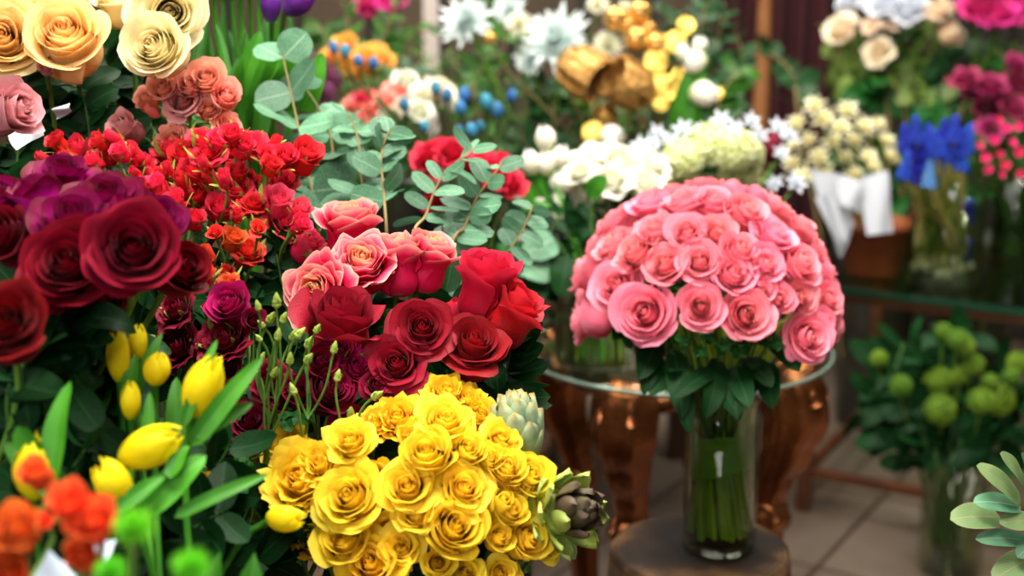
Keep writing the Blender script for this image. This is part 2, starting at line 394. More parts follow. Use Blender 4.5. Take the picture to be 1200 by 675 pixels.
PM = dict(
 peach=petal_mat('petal_peach', [(0,'#fca83c'),(.5,'#ffcc78'),(1,'#ffe8ac')], [(0,'#ff9c24'),(.45,'#ffcc74'),(1,'#ffe4a8')], .5, transl=.35, vein=.05, hue=.004),
 cream=petal_mat('petal_cream', [(0,'#f8e088'),(.6,'#fff0b4'),(1,'#fffad4')], [(0,'#fcd070'),(1,'#fff6c8')], .4, transl=.35, vein=.05, hue=.004),
 mauve=petal_mat('petal_mauve', [(0,'#b5525c'),(.6,'#cf7f86'),(1,'#dd9c9c')], transl=.25),
 salmon=petal_mat('petal_salmon', [(0,'#f0604c'),(.6,'#fc8c7c'),(1,'#ffb4a0')], transl=.3, vein=.06),
 red=petal_mat('petal_crimson', [(0,'#b40820'),(.6,'#e0142e'),(1,'#f43c58')], transl=.25, vary=.12, hue=.008),
 orangered=petal_mat('petal_orange_red', [(0,'#c02412'),(.6,'#e63a20'),(1,'#f0603c')], transl=.3, vary=.12),
 pinkred=petal_mat('petal_pink_red', [(0,'#c81440'),(.6,'#ec2b5e'),(1,'#f4597c')], transl=.3, vary=.1),
 darkred=petal_mat('petal_dark_red', [(0,'#980858'),(.3,'#88063c'),(.5,'#540212'),(.9,'#640212'),(1,'#84061a')], transl=.12, vary=.12, rough=.6, spec=.1, hue=.006),
 magred=petal_mat('petal_magenta_red', [(0,'#e818bc'),(.6,'#dc10ac'),(.80,'#b80c80'),(.9,'#6c0424'),(1,'#54020e')], [(0,'#780624'),(.5,'#c00c84'),(.85,'#b00c70'),(1,'#600418')], .2, transl=.25, vary=.1, rough=.5, spec=.15, hue=.006),
 burg=petal_mat('petal_burgundy', [(0,'#3c0410'),(.7,'#62081e'),(1,'#860e30')], transl=.12, vary=.15, hue=.006, spec=.15),
 bmag=petal_mat('petal_bright_burgundy', [(0,'#700430'),(.7,'#a00850'),(1,'#c01868')], transl=.2, vary=.1, hue=.006),
 velvet=petal_mat('petal_velvet_red', [(0,'#8c0a12'),(.6,'#a81420'),(.9,'#9c1222'),(1,'#741224')], [(0,'#e0303c'),(.25,'#c01c28'),(.7,'#981420'),(1,'#a4141e')], .5, transl=.2, rough=.55, vary=.08, hue=.006),
 velvetp=petal_mat('petal_vivid_red', [(0,'#980616'),(.6,'#c00c20'),(1,'#d4283c')], transl=.22, vary=.08, hue=.006),
 bicol=petal_mat('petal_cream_rimmed_pink', [(0,'#f0c070'),(.2,'#f0286c'),(.78,'#ea0c58'),(.9,'#fa7c98'),(1,'#fff0d0')], [(0,'#ffbc30'),(.34,'#ffb04c'),(.48,'#f42c70'),(1,'#dc0450')], .42, transl=.25, vary=.05, vein=.06, hue=.006),
 yellow=petal_mat('petal_yellow', [(0,'#fec404'),(.45,'#ffd408'),(1,'#ffea50')], [(0,'#ffbc04'),(.2,'#ffd40c'),(1,'#ffe338')], .45, transl=.4, vary=.04, vein=.04, hue=.005),
 yellowd=petal_mat('petal_deep_yellow', [(0,'#f8b000'),(.5,'#ffcc08'),(1,'#ffdc38')], transl=.35, vary=.06, vein=.05, hue=.006),
 pink=petal_mat('petal_pink', [(0,'#ff6c74'),(.5,'#ff7c94'),(1,'#ffb0c0')], [(0,'#ffa080'),(.35,'#ff8488'),(1,'#ff7c9a')], .42, transl=.3, vary=.05, vein=.06),
 tulip=petal_mat('petal_tulip_yellow', [(0,'#c8d014'),(.18,'#fae410'),(1,'#fff01c')], transl=.4, vary=.03, vein=.06, hue=.003),
 tulipw=petal_mat('petal_tulip_white', [(0,'#d2dc9a'),(.3,'#f2f0dc'),(1,'#fbf9f0')], transl=.3),
 tulipp=petal_mat('petal_tulip_purple', [(0,'#6c4a8c'),(.3,'#57207e'),(1,'#7c2ca0')], transl=.25),
 orange=petal_mat('petal_orange', [(0,'#d83c0c'),(.6,'#f4561e'),(1,'#fb7a3c')], transl=.3, vary=.12),
 white=petal_mat('petal_white', [(0,'#d8e078'),(.35,'#eaeac0'),(1,'#f8f8ea')], [(0,'#e0e090'),(.4,'#f2f0d8'),(1,'#f6f6e8')], .4, transl=.25),
 bluewhite=petal_mat('petal_blue_white', [(0,'#c8d4e0'),(1,'#eef2fa')], transl=.3),
 lime=petal_mat('petal_pale_lime', [(0,'#c4d058'),(.5,'#e6eca4'),(1,'#fbfbe0')], transl=.3),
 star=petal_mat('petal_cream_star', [(0,'#e0d878'),(.35,'#fbf2b8'),(1,'#fffce8')], transl=.3, vary=.08, hue=.004),
 blush=petal_mat('petal_blush', [(0,'#f0c48c'),(.6,'#fce0b8'),(1,'#fff0d8')], transl=.3),
 orangeyel=petal_mat('petal_apricot', [(0,'#e07c10'),(.6,'#f6a62c'),(1,'#fcc860')], transl=.3),
 magenta=petal_mat('petal_magenta', [(0,'#98104c'),(.6,'#d01c74'),(1,'#e64494')], transl=.3),
 dusty=petal_mat('petal_dusty_magenta', [(0,'#6c1438'),(.6,'#9c2454'),(1,'#b84070')], transl=.25),
 hot=petal_mat('petal_hot_pink', [(0,'#d01458'),(.6,'#f02c78'),(1,'#fa5c98')], transl=.3),
 silver=petal_mat('petal_silver_green', [(0,'#2c5c4c'),(.25,'#7ca89c'),(.5,'#d4e6e2'),(1,'#f4fafa')], transl=.2, vary=.05),
 blue=petal_mat('petal_blue', [(0,'#1a2a90'),(1,'#2c46c8')], transl=.2, vary=.25, sheen=0),
 lblue=petal_mat('petal_light_blue', [(0,'#4a84c8'),(1,'#7cc0e8')], transl=.2),
 thistle=petal_mat('petal_thistle_blue', [(0,'#3c8c98'),(1,'#3464b0')], transl=.1, vary=.2),
 allium=petal_mat('petal_plum', [(0,'#5c2444'),(1,'#8c4a6c')], transl=.2, vary=.2),
 vib=petal_mat('petal_green_ball', [(0,'#486c16'),(1,'#749824')], transl=.15, vary=.15),
 pom=petal_mat('petal_green_pompom', [(0,'#5cc01c'),(1,'#84e834')], transl=.4, vary=.05),
)
PM['artg'] = petal_mat('artichoke_green', [(0,'#7d9a78'),(.5,'#8fae8c'),(.85,'#a3b58c'),(1,'#b5a058')], transl=.08, vary=.05, vein=.35, sheen=0)
PM['artl'] = petal_mat('artichoke_lime', [(0,'#94ac48'),(.5,'#b0c862'),(.9,'#c4d678'),(1,'#a08040')], [(0,'#b4cc6a'),(.5,'#9cb450'),(.58,'#42102c'),(1,'#1c0414')], .9, transl=.08, vary=.03, vein=.3, sheen=0)

# ------------------------------------------------------------------ bloom mesh library
LIB = {}
def lib(key, build, mats):
    if key not in LIB:
        mb = MB(); build(mb); LIB[key] = mb.mesh(key, mats)
    return LIB[key]
ROSE = {  # kind: shape of a unit-wide bloom
 'tea': dict(n=30, H=.85, opn=-.3, curl=.50, spread=.37, wide=1.15, point=1.3, nu=13, nv=11, lift=.05),
 'cup': dict(n=28, H=.95, opn=-.42, curl=.36, spread=.36, wide=1.2, point=1.3, nu=13, nv=11, lift=.05),
 'full': dict(n=30, H=.75, opn=-.08, curl=.62, spread=.44, wide=1., point=1.1, ruf=.03, nu=11, nv=10, lift=.08),
 'spray': dict(n=22, H=.62, opn=.05, curl=.6, ruf=.05, wide=1.05, spread=.42, point=1.2, lift=.03),
 'flat': dict(n=36, H=.5, opn=.45, curl=.5, ruf=.055, wide=.7, spread=.5, lift=.08),
 'pinkr': dict(n=26, H=.9, opn=-.42, curl=.46, spread=.36, wide=1.25, point=1.3, nu=11, lift=.12),
 'side': dict(n=26, H=1.15, opn=-.5, curl=.34, spread=.34, wide=1.25, point=1.5, nu=13, nv=11, ruf=.035, lift=.02),
 'two': dict(n=40, H=.8, opn=-.3, curl=.5, spread=.42, wide=.95, point=1.0, nu=13, nv=11, ruf=.05, lift=.08),
 'small': dict(n=18, H=.95, opn=-.45, curl=.32, spread=.34, wide=1.2, ruf=.03, nu=9, nv=8, point=1.3),
 'bud': dict(n=9, R=.32, H=1.1, opn=-.5, curl=.10, spread=.26, wide=1.4, nu=7, nv=8),
 'tiny': dict(n=12, H=.7, opn=-.1, curl=.5, spread=.36, wide=1.1, ruf=.03, nu=7, nv=6),
}
RH = {}
def rose_mesh(kind, v, mat):
    key = 'rose_%s_%d' % (kind, v)
    if key not in LIB:
        mb = MB(); rose_bloom(mb, seed=v * 17 + len(kind), **ROSE[kind]); norm(mb, 1.0)
        V = np.concatenate(mb.v); RH[key] = float(np.percentile(V[:, 2], 99))
        LIB[key] = mb.mesh(key, PM['red'])
    return LIB[key], RH[key]
def calyx_mesh(s, v, droop=.3, sep=.32, hip=.085):
    key = 'calyx_%d_%d_%d' % (int(s * 100), v, int(droop * 10))
    return lib(key, lambda mb: calyx(mb, s, v, droop=droop, sep=sep, hip=hip), M_CALYX)
def leaf_mesh(v, n=3): return lib('rose_leaf_%d_%d' % (v, n), lambda mb: compound_leaf(mb, v, n), M_LEAF)

def dirmat(loc, d, sc, roll=0.0, nrm=None):
    """matrix with local +X along d; blade normal near nrm"""
    x = Vector(d).normalized(); n = Vector(nrm) if nrm is not None else Vector((0, 0, 1))
    n = n - x * n.dot(x)
    if n.length < 1e-4: n = x.orthogonal()
    n.normalize(); y = n.cross(x)
    R = Matrix((x, y, n)).transposed().to_4x4()
    return Matrix.Translation(Vector(loc)) @ R @ Matrix.Rotation(roll, 4, 'X') @ Matrix.Scale(sc, 4)

def add_leaves(r, pts, cnt, size, rng, mat=None, n5=False, lo=.45, hi=.92, facing=(0, -.6, .7)):
    k = len(pts) - 1
    for i in range(cnt):
        q = pts[int(k * rng.uniform(lo, hi))]
        a = rng.uniform(0, 2 * PI); d = Vector((math.cos(a), math.sin(a), rng.uniform(-.2, .6)))
        M = dirmat(q - r.location, d, size * rng.uniform(.8, 1.2), rng.uniform(-.5, .5), facing)
        put(leaf_mesh(rng.randrange(4), 5 if (n5 and rng.random() < .5) else 3), 'leaf', r, M, mat)

def rose(name, label, group, pos, axis, diam, kind, mat, foot, rng, leaves=2, lsize=.07, stem_r=.0024, cat='rose', v=None, leafmat=None, droop=.3, cal=1.0, lift=.5):
    """one cut rose standing in its bucket: bloom, calyx, stem and leaves"""
    axis = Vector(axis).normalized(); v = rng.randrange(4) if v is None else v
    me, h = rose_mesh(kind, v, mat)
    base = Vector(pos) - axis * diam * h * .55
    r = root(name, foot, label, cat, group)
    bl = put(me, 'bloom', r, frame(base - r.location, axis, rng.uniform(0, 6.28), diam), PM[mat])
    if cal:
        put(calyx_mesh(1.0, v, droop), 'calyx', r, frame(base - r.location, axis, rng.uniform(0, 6), diam * cal))
    sb = base - axis * diam * .14
    dz = sb.z - foot.z
    pts = bez(Vector(foot), Vector(foot) + Vector((0, 0, dz * lift)), sb - axis * dz * .22 - Vector((0, 0, dz * .12)), sb, 12)
    mb = MB(); mb.tube([p - r.location for p in pts], [stem_r * 1.2] * 6 + [stem_r] * 7, 6); put(mb.mesh('stem', M_STEM), 'stem', r)
    add_leaves(r, pts, leaves, lsize, rng, leafmat)
    return r

def spray(name, label, group, blooms, foot, rng, matf=None, leaves=3, lsize=.05, stem_r=.0016, cat='spray rose', cal=1.3, node=None, droop=-.1):
    """one branching stem with several small roses; blooms: (pos, axis, diam, kind, mat)"""
    r = root(name, foot, label, cat, group)
    c = sum((b[0] for b in blooms), Vector()) / len(blooms)
    nd = node if node is not None else c + (Vector(foot) - c).normalized() * .05 - Vector((0, 0, .02))
    pts = bez(Vector(foot), Vector(foot) + Vector((0, 0, (nd.z - foot.z) * .5)), nd - Vector((0, 0, .05)), nd, 10)
    mb = MB(); mb.tube([p - r.location for p in pts], stem_r * 1.4, 6)
    for (pos, ax, dm, kind, mat) in blooms:
        ax = Vector(ax).normalized()
        if kind == 'greenbud':
            me = lib('green_bud', lambda m: (calyx(m, 3.2, 3, hip=.12, sep=.22, droop=-.75), m.lathe([(.30, .0), (.36, .25), (.28, .6), (.12, .95), (.01, 1.1)], 10)), M_CALYX); h = .7
            base = pos - ax * dm * .3
            put(me, 'bud', r, frame(base - r.location, ax, rng.uniform(0, 6), dm))
        else:
            v = rng.randrange(4); me, h = rose_mesh(kind, v, mat); base = pos - ax * dm * h * .5
            b = put(me, 'bloom', r, frame(base - r.location, ax, rng.uniform(0, 6.28), dm), PM[mat])
            put(calyx_mesh(1.0, v, droop, .5, .12), 'calyx', b, Matrix.Scale(cal * (1.25 if kind == 'bud' else 1.0), 4))
        e = base - ax * dm * .15
        mb.tube([p - r.location for p in bez(nd, nd + (e - nd) * .35 + Vector((rng.uniform(-.012, .012), 0, .006)), e - ax * .022, e, 7)], stem_r, 5)
    put(mb.mesh('stem', M_STEM), 'stem', r)
    add_leaves(r, pts, leaves, lsize, rng, lo=.6, hi=1.0)
    return r

def tube_part(r, pts, rad, mat, name='stem', n=6):
    mb = MB(); mb.tube([Vector(p) - r.location for p in pts], rad, n); return put(mb.mesh(name, mat), name, r)

def blade_part(r, a, b, w, mat, nrm=None, bend=.4, shape=(.35, .6), fold=.2, wave=0., name='leaf', seed=1):
    """leaf from world point a to world point b, w wide"""
    a = Vector(a); b = Vector(b); L = (b - a).length
    mb = MB(); blade(mb, L * (1 + .06 * bend), w, shape, bend, fold, wave, nu=9, nv=16, seed=seed)
    G = mb.v[0]; tip = Vector(G.reshape(9, 16, 3)[4, -1]); q = tip.rotation_difference(Vector((1, 0, 0)))
    mb.xf(q.to_matrix().to_4x4())
    o = put(mb.mesh('leaf', mat), name, r, dirmat(a - r.location, b - a, 1.0, 0, nrm if nrm is not None else D(0, .5, 1)))
    return o

def branch(name, label, group, path, foot, leafw, leafl, n, mat, rng, shape=(.4, .5), pair=True, cat='greenery', bend=.15, face=None, stem=M_WOODSTEM, stem_r=.0016, t0=.25, fold=.05, fan=.9, taper=.4, vkey='euc'):
    """leafy branch: world path, opposite leaves"""
    r = root(name, foot, label, cat, group)
    P0 = [Vector(p) for p in path]; pts = []
    full = [Vector(foot)] + P0
    for i in range(len(full) - 1):
        a0 = full[max(i - 1, 0)]; a1 = full[i]; a2 = full[i + 1]; a3 = full[min(i + 2, len(full) - 1)]
        for k in range(8):
            t = k / 8
            pts.append(.5 * ((2 * a1) + (a2 - a0) * t + (2 * a0 - 5 * a1 + 4 * a2 - a3) * t * t + (-a0 + 3 * a1 - 3 * a2 + a3) * t ** 3))
    pts.append(full[-1])
    tube_part(r, pts, [stem_r * (1.3 - .8 * i / len(pts)) for i in range(len(pts))], stem)
    s = 8; N = len(pts) - 1 - s
    for i in range(n):
        t = t0 + (1 - t0) * (i + .5) / n if n > 1 else 1
        ii = s + int(N * t); q = pts[min(ii, len(pts) - 1)]; tg = (pts[min(ii + 1, len(pts) - 1)] - pts[max(ii - 1, 0)]).normalized()
        for sd in ((-1, 1) if pair else ((-1, 1)[i % 2],)):
            f = Vector(face) if face is not None else D(0, .6, 1)
            side = tg.cross(f).normalized() * sd
            d = (side * fan + tg * rng.uniform(.1, .9) + Vector([rng.uniform(-.5, .5) for _ in range(3)]))
            k = rng.randrange(4)
            me = lib('%s_leaf_%d' % (vkey, k), lambda m: blade(m, 1., leafw / leafl, shape, bend * (k - 1) * 1.2, fold, .05, nu=7, nv=11, seed=k), mat)
            sc = leafl * rng.uniform(.8, 1.15) * (1 - taper * t)
            nn = f + Vector([rng.uniform(-.8, .8) for _ in range(3)])
            put(me, 'leaf', r, dirmat(q - r.location, d, sc, 0, nn))
    return r

def bucket(pos, r, h, mat, label, name='flower_bucket', cat='bucket', group=None):
    o = root(name, pos, label, cat, group)
    mb = MB(); mb.lathe([(.001, .004), (r * .78, .004), (r * .97, h - .004), (r * 1.0, h), (r * 1.03, h), (r * 1.05, h - .012), (r * 1.0, h - .016), (r * .80, 0), (.001, 0)], 36)
    put(mb.mesh('bucket_wall', mat), 'body', o)
    mb = MB(); a = [(math.cos(t) * r * 1.06, math.sin(t) * r * 1.06, h - .03) for t in np.linspace(0, 2 * PI, 33)]
    mb.tube(a, .003, 6, cap=False); put(mb.mesh('bucket_hoop', mat), 'hoop', o)
    return o
# ================================================================== LEFT DISPLAY
rng = random.Random(11)
M_ZINC = solid('bucket_dark_zinc', '#2c2e2c', .45, .7, noise=1, c2='#3c3e3a', nscale=12)
M_CRATE = solid('stand_wood', '#4a3220', .6, noise=1, c2='#5e4229', nscale=7, bump=.2, bscale=25)
LAX = {}
def jit(a): return [rng.uniform(-a, a) for _ in range(3)]
def disk(c, r):
    a = rng.uniform(0, 6.28); q = r * math.sqrt(rng.random()); return Vector((c[0] + q * math.cos(a), c[1] + q * math.sin(a), c[2] + .006))

# stepped stand under the buckets
st = root('display_stand', (-.36, 1.25, 0), 'stepped dark wooden stand that carries the flower buckets', 'stand')
for nm, lo, hi in (('step', (-.75, .93, 0), (.02, 1.22, .44)), ('step', (-.85, 1.221, 0), (-.03, 1.75, .60)), ('step', (-.75, .45, 0), (-.10, .929, .60))):
    mb = MB(); mb.box(lo, (hi[0], hi[1], hi[2] - .025)); mb.box((lo[0] - .01, lo[1], hi[2] - .025), (hi[0] + .01, hi[1], hi[2]))
    o = put(mb.mesh('step', M_CRATE, False), nm, st); o.location = -Vector(st.location)

B_YEL = Vector((-.09, 1.10, .44)); B_BURG = Vector((-.27, 1.13, .44))
B_RED = Vector((-.34, 1.42, .60)); B_BI = Vector((-.11, 1.34, .60)); B_PEACH = Vector((-.50, 1.60, .60)); B_EUC = Vector((-.13, 1.62, .60))
B_DARK = Vector((-.46, .86, .60)); B_TUL = Vector((-.22, .80, .60)); B_OR = Vector((-.40, .56, .60)); B_TGR = Vector((-.30, 1.68, .60))
for p, rr_, lab in ((B_YEL, .085, 'yellow roses and artichokes'), (B_BURG, .075, 'burgundy spray roses'), (B_RED, .085, 'small red spray roses'), (B_BI, .08, 'pink and velvet red roses'),
                (B_PEACH, .08, 'peach and salmon roses'), (B_EUC, .07, 'eucalyptus branches'), (B_DARK, .08, 'dark magenta roses'), (B_TUL, .08, 'yellow tulips'), (B_OR, .07, 'orange spray roses'), (B_TGR, .06, 'unopened green and purple tulips')):
    bucket(p, rr_, .22, M_ZINC, 'dark zinc bucket holding the ' + lab, group='buckets on the stepped stand')

# ---- yellow roses
Y = [ # px,py,w,kind,mat,label
 (337,521,54,'spray','yellowd','yellow rose at the upper left of the yellow bunch, green leaf against its rim'),
 (353,562,86,'flat','yellow','widest frilly yellow rose at the left of the bunch'),
 (412,584,76,'full','yellow','wide-open yellow rose right of the widest frilly yellow rose'),
 (478,573,62,'full','yellow','yellow rose in the middle of the bunch, left of two larger open ones'),
 (501,538,54,'cup','yellow','cupped pale yellow rose standing above the middle of the bunch'),
 (543,574,66,'full','yellow','large round open yellow rose right of the middle of the bunch'),
 (530,620,62,'cup','yellow','open yellow rose with dark gold heart below the large round one'),
 (488,603,50,'spray','yellow','smaller yellow rose tucked below the middle yellow rose'),
 (406,635,54,'cup','yellow','yellow rose with orange heart under the wide-open one'),
 (368,633,42,'small','yellowd','small golden rose beside the lone yellow tulip bud'),
 (436,662,78,'full','yellow','big yellow rose cut off by the bottom edge of the photo'),
 (470,642,50,'spray','yellow','yellow rose with pointed rim petals at the bottom right of the big low one'),
 (521,496,64,'spray','yellow','pale yellow rose lying open at the top of the bunch'),
 (546,530,40,'small','yellow','small yellow rose right of the cupped pale one'),
 (572,539,32,'small','yellow','small yellow rose with a green leaf tip at its centre'),
 (592,551,42,'cup','yellow','yellow rose at the right of the bunch under the green artichoke'),
 (584,592,30,'bud','yellow','upright yellow bud between two round yellow roses at the right'),
 (584,630,32,'small','yellow','narrow yellow rose low at the right of the bunch'),
 (513,659,36,'small','yellow','small yellow rose above a green bud at the bottom'),
 (545,671,44,'spray','yellow','yellow rose cut by the bottom edge, right of the green bud'),
 (587,672,40,'spray','yellow','yellow rose at the bottom edge nearest the purple artichoke'),
 (523,459,50,'flat','yellowd','frilly yellow rose directly under the round velvet red rose'),
 (548,467,40,'flat','yellowd','frilly golden rose at the top right of the bunch'),
 (466,490,56,'flat','yellowd','flat golden rose low behind the burgundy bud'),
 (411,518,56,'spray','yellow','yellow rose under the single burgundy bud'),
 (440,497,40,'flat','yellowd','golden rose half hidden behind the burgundy bud'),
 (562,487,46,'flat','yellowd','folded golden rose below the upper right velvet rose'),
 (586,515,46,'spray','yellow','yellow rose touching the lower scales of the green artichoke'),
 (486,515,36,'small','yellowd','small golden rose hanging in the gap at the upper middle'),
 (603,566,40,'spray','yellow','yellow rose left of the right-hand column of blooms'),
 (620,560,46,'cup','yellow','yellow rose above the purple artichoke at the right edge'),
 (640,592,38,'small','yellow','yellow rose pressed against the purple artichoke'),
 (616,632,46,'cup','yellow','drooping yellow rose low on the right edge of the bunch'),
 (641,640,36,'spray','yellow','rightmost low yellow rose under the purple artichoke'),
 (598,600,34,'small','yellow','yellow rose between the right upright bud and the artichoke'),
 (262,566,62,'flat','yellowd','tattered golden rose left of the bunch behind the tulip leaf'),
 (238,610,48,'flat','yellowd','tattered golden rose hanging under the long tulip leaf'),
 (284,664,42,'flat','yellow','yellow rose alone at the bottom left of the bunch'),
 (292,530,26,'small','yellowd','tiny golden rose just above the tattered ones'),
 (320,590,44,'spray','yellowd','golden rose behind the tulip bud and the widest rose'),
 (445,560,36,'small','yellowd','small golden rose deep between the two wide open roses'),
 (375,545,50,'spray','yellow','yellow rose overlapping the right rim of the widest frilly one'),
 (455,622,36,'small','yellowd','small golden rose in shade left of the smaller tucked rose'),
]
for (px, py, w, k, m, lab) in Y:
    dx, dy = (px - 470) / 200, (py - 600) / 150
    d = 1.10 + .055 * dx * dx + .06 * max(0, -dy) ** 1.5 + (.03 if m == 'yellowd' else 0)
    ax = D(dx * .75 + rng.uniform(-.2, .2), .55 - .45 * dy + rng.uniform(-.15, .2), 1.0)
    if px < 300: ax = D(-.2, -.3, 1)
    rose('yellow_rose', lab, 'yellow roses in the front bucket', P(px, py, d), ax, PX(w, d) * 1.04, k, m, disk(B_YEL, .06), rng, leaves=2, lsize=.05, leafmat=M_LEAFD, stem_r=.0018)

# ---- velvet red and two-tone roses
V = [
 (495,386,70,'tea','velvet',(0.05,.35,1),1.21,'velvet red rose with glowing pink heart, left of the upper pair','round'),
 (465,427,80,'full','velvet',(-.05,.35,1),1.20,'round dark velvet red rose directly above the yellow roses',''),
 (554,409,78,'tea','velvet',(.15,.75,.8),1.22,'velvet red rose opening upward with a coppery lower petal',''),
 (568,332,72,'side','velvetp',(.15,1,.35),1.27,'red rose seen from the side on a brown stem above the velvet roses',''),
 (602,366,66,'side','velvetp',(.55,.75,.3),1.26,'tall vivid red rose at the right edge of the bunch',''),
 (590,345,50,'cup','velvetp',(.5,.8,.5),1.31,'red rose squeezed behind the two vivid side-facing ones',''),
 (400,384,90,'side','velvet',(.1,.9,.5),1.22,'dark red rose with broad outer petals below the two-tone roses',''),
 (411,268,60,'side','bicol',(-.05,1,.3),1.33,'tall pink rose with cream rim standing highest of the two-tone roses',''),
 (424,312,70,'two','bicol',(.1,.75,.9),1.28,'two-tone rose with peach heart in the middle of its bunch',''),
 (374,345,76,'two','bicol',(-.25,.4,1),1.25,'two-tone rose with glowing yellow heart facing the viewer',''),
 (467,306,56,'side','bicol',(.1,1,.25),1.30,'two-tone rose with deep pink sides and cream top, second from the right',''),
 (502,303,56,'side','bicol',(.35,.9,.3),1.31,'two-tone rose leaning right with a ragged cream rim',''),
 (524,374,36,'bud','velvetp',(.5,.6,.2),1.30,'small folded red bud between two-tone and velvet roses',''),
]
for (px, py, w, k, m, ax, d, lab, _) in V:
    rose('rose', lab, 'large roses in the middle of the display', P(px, py, d), D(*ax), PX(w, d) * (1.0 if k != 'side' else .95), k, m, disk(B_BI, .05), rng, leaves=3, lsize=.075, stem_r=.0028, n5=False) if False else \
    rose('large_rose', lab, 'large roses in the middle of the display', P(px, py, d), D(*ax), PX(w, d) * (1.0 if m == 'bicol' else (.94 if k != 'side' else .9)), k, m, disk(B_BI, .05), rng, leaves=3, lsize=.075, stem_r=.0028)

# ---- peach, cream and dusty roses, upper left
Q = [
 (2,48,80,'tea','peach',(.35,.2,1),1.38,'peach rose cut off by the left edge of the photo'),
 (78,47,80,'cup','peach',(.1,.45,1),1.38,'large peach rose with orange heart facing the viewer'),
 (36,6,66,'tea','peach',(.0,.6,.9),1.42,'peach rose cut by the top edge above the large peach one'),
 (84,-6,40,'small','cream',(.0,.8,.6),1.46,'small cream rose at the top edge behind the peach roses'),
 (140,0,50,'cup','cream',(-.1,.7,.6),1.44,'cream rose cut by the top edge left of the ragged cream one'),
 (199,16,76,'tea','cream',(.3,-.1,1),1.38,'cream rose with pointed outer petals leaning right'),
 (184,58,64,'cup','cream',(-.1,.15,1),1.36,'ragged cream rose hanging on a light green stem'),
 (12,131,52,'side','mauve',(.9,.25,.4),1.22,'dusty red rose turned sideways at the left edge'),
 (54,79,16,'small','mauve',(.2,.5,1),1.36,'tiny dried pink bud under the large peach rose'),
]
for (px, py, w, k, m, ax, d, lab) in Q:
    rose('large_rose', lab, 'peach and cream roses', P(px, py, d), D(*ax), PX(w, d) * 1.05, k, m, disk(B_PEACH, .055), rng, leaves=4, lsize=.08, stem_r=.0026, leafmat=M_LEAFD)
S1 = [(242,95,36,'small','salmon'),(224,103,30,'small','salmon'),(193,105,30,'small','salmon'),(172,117,22,'small','salmon'),(265,114,30,'small','salmon')]
S2 = [(215,120,42,'full','mauve'),(245,130,26,'small','salmon'),(265,147,32,'spray','salmon'),(176,128,14,'bud','salmon')]
S3 = [(148,151,30,'side','mauve'),(201,163,34,'flat','salmon')]
for L_, lab, nd in ((S1, 'spray of five small salmon roses, highest below the cream roses', (215,128)), (S2, 'spray with a flat mauve rose in front and salmon roses at its right', (225,150)), (S3, 'spray with a side-turned mauve rose and a wilted salmon rose', (175,185))):
    spray('spray_rose', lab, 'salmon and mauve spray roses', [(P(a, b, 1.40), D((a - 215) / 120 + rng.uniform(-.2, .2), .35, 1), PX(w, 1.40) * 1.1, k, m) for a, b, w, k, m in L_], disk(B_PEACH, .05), rng, leaves=3, node=P(nd[0], nd[1], 1.44))

# ---- small red spray roses, every spray one branching stem
R_ = [
 ('spray of small crimson roses at the far left of the red bunch', [(68,168,20),(52,187,14,'bud'),(93,180,28),(98,193,13),(78,186,18)]),
 ('spray of crimson roses and closed buds below the dark green gap', [(117,167,18),(133,161,15,'bud'),(125,182,20),(110,190,18),(142,178,18)]),
 ('spray of crimson buds with pale green tips above the magenta roses', [(155,181,20),(170,193,18),(159,203,12,'bud'),(173,203,13,'bud'),(184,217,18),(169,217,15,'bud'),(186,204,16)]),
 ('spray of round crimson roses under the wilted salmon rose', [(200,176,36,'flat'),(237,166,28,'tiny'),(197,198,14,'bud'),(216,184,26),(211,211,15,'bud')]),
 ('spray of dense crimson roses in the middle of the top row', [(244,180,34,'spray'),(269,179,32,'spray'),(272,159,20),(256,166,20),(239,192,14,'bud'),(284,172,22)]),
 ('spray of crimson roses rising at the top beside yellow-green buds', [(298,171,32,'spray'),(321,169,16,'bud'),(334,185,22),(318,195,18),(312,183,18)]),
 ('lone red rose on a side stem at the right end of the red bunch', [(357,184,30,'small')]),
 ('spray with an orange-rimmed open red rose, two buds above', [(232,231,38,'full'),(227,203,26),(248,209,16,'bud'),(263,209,17,'bud'),(278,202,18)]),
 ('spray of soft crimson roses in the centre of the red bunch', [(278,222,30,'spray'),(290,219,26),(297,241,30,'spray'),(258,246,26),(277,252,14,'bud')]),
 ('spray of pinkish red roses stacked at the right side', [(328,214,28),(326,238,28,'small','pinkred'),(330,262,34,'full'),(352,247,20,'small','pinkred'),(352,263,18)]),
 ('single pinkish red rose lowest at the right of the red bunch', [(359,288,28,'small','pinkred')]),
 ('spray of orange-red roses and buds in the lower part of the bunch', [(273,281,22,'small','orangered'),(290,297,34,'full','orangered'),(303,268,17,'tiny','orangered'),(252,273,16,'tiny','orangered')]),
 ('spray of tiny orange-red rosebuds beside the dark magenta roses', [(244,297,14,'bud','orangered'),(265,318,15,'tiny','orangered'),(267,332,22,'spray','orangered'),(244,358,14,'tiny','orangered'),(240,322,20,'small','orangered')]),
 ('spray of crimson roses half hidden behind the magenta roses', [(206,238,22),(190,228,20),(228,258,18),(214,222,18)]),
]
for lab, L_ in R_:
    bl = []
    for it in L_:
        a, b, w = it[:3]; k = it[3] if len(it) > 3 else ('small' if w > 17 else 'tiny'); m = it[4] if len(it) > 4 else 'red'
        d = 1.34 + (.04 if w > 24 else 0) + rng.uniform(-.015, .03) - (b - 160) * .0004
        if k == 'bud': w *= .95
        ax = D((a - 240) / 180 + rng.uniform(-.3, .3), .75 + rng.uniform(-.3, .3), .8)
        bl.append((P(a, b, d), ax, PX(w, d) * (1.2 if k != 'bud' else 1.1), k, m))
    spray('spray_rose', lab, 'small red spray roses', bl, disk(B_RED, .06), rng, leaves=4, cal=1.9, droop=-.15)

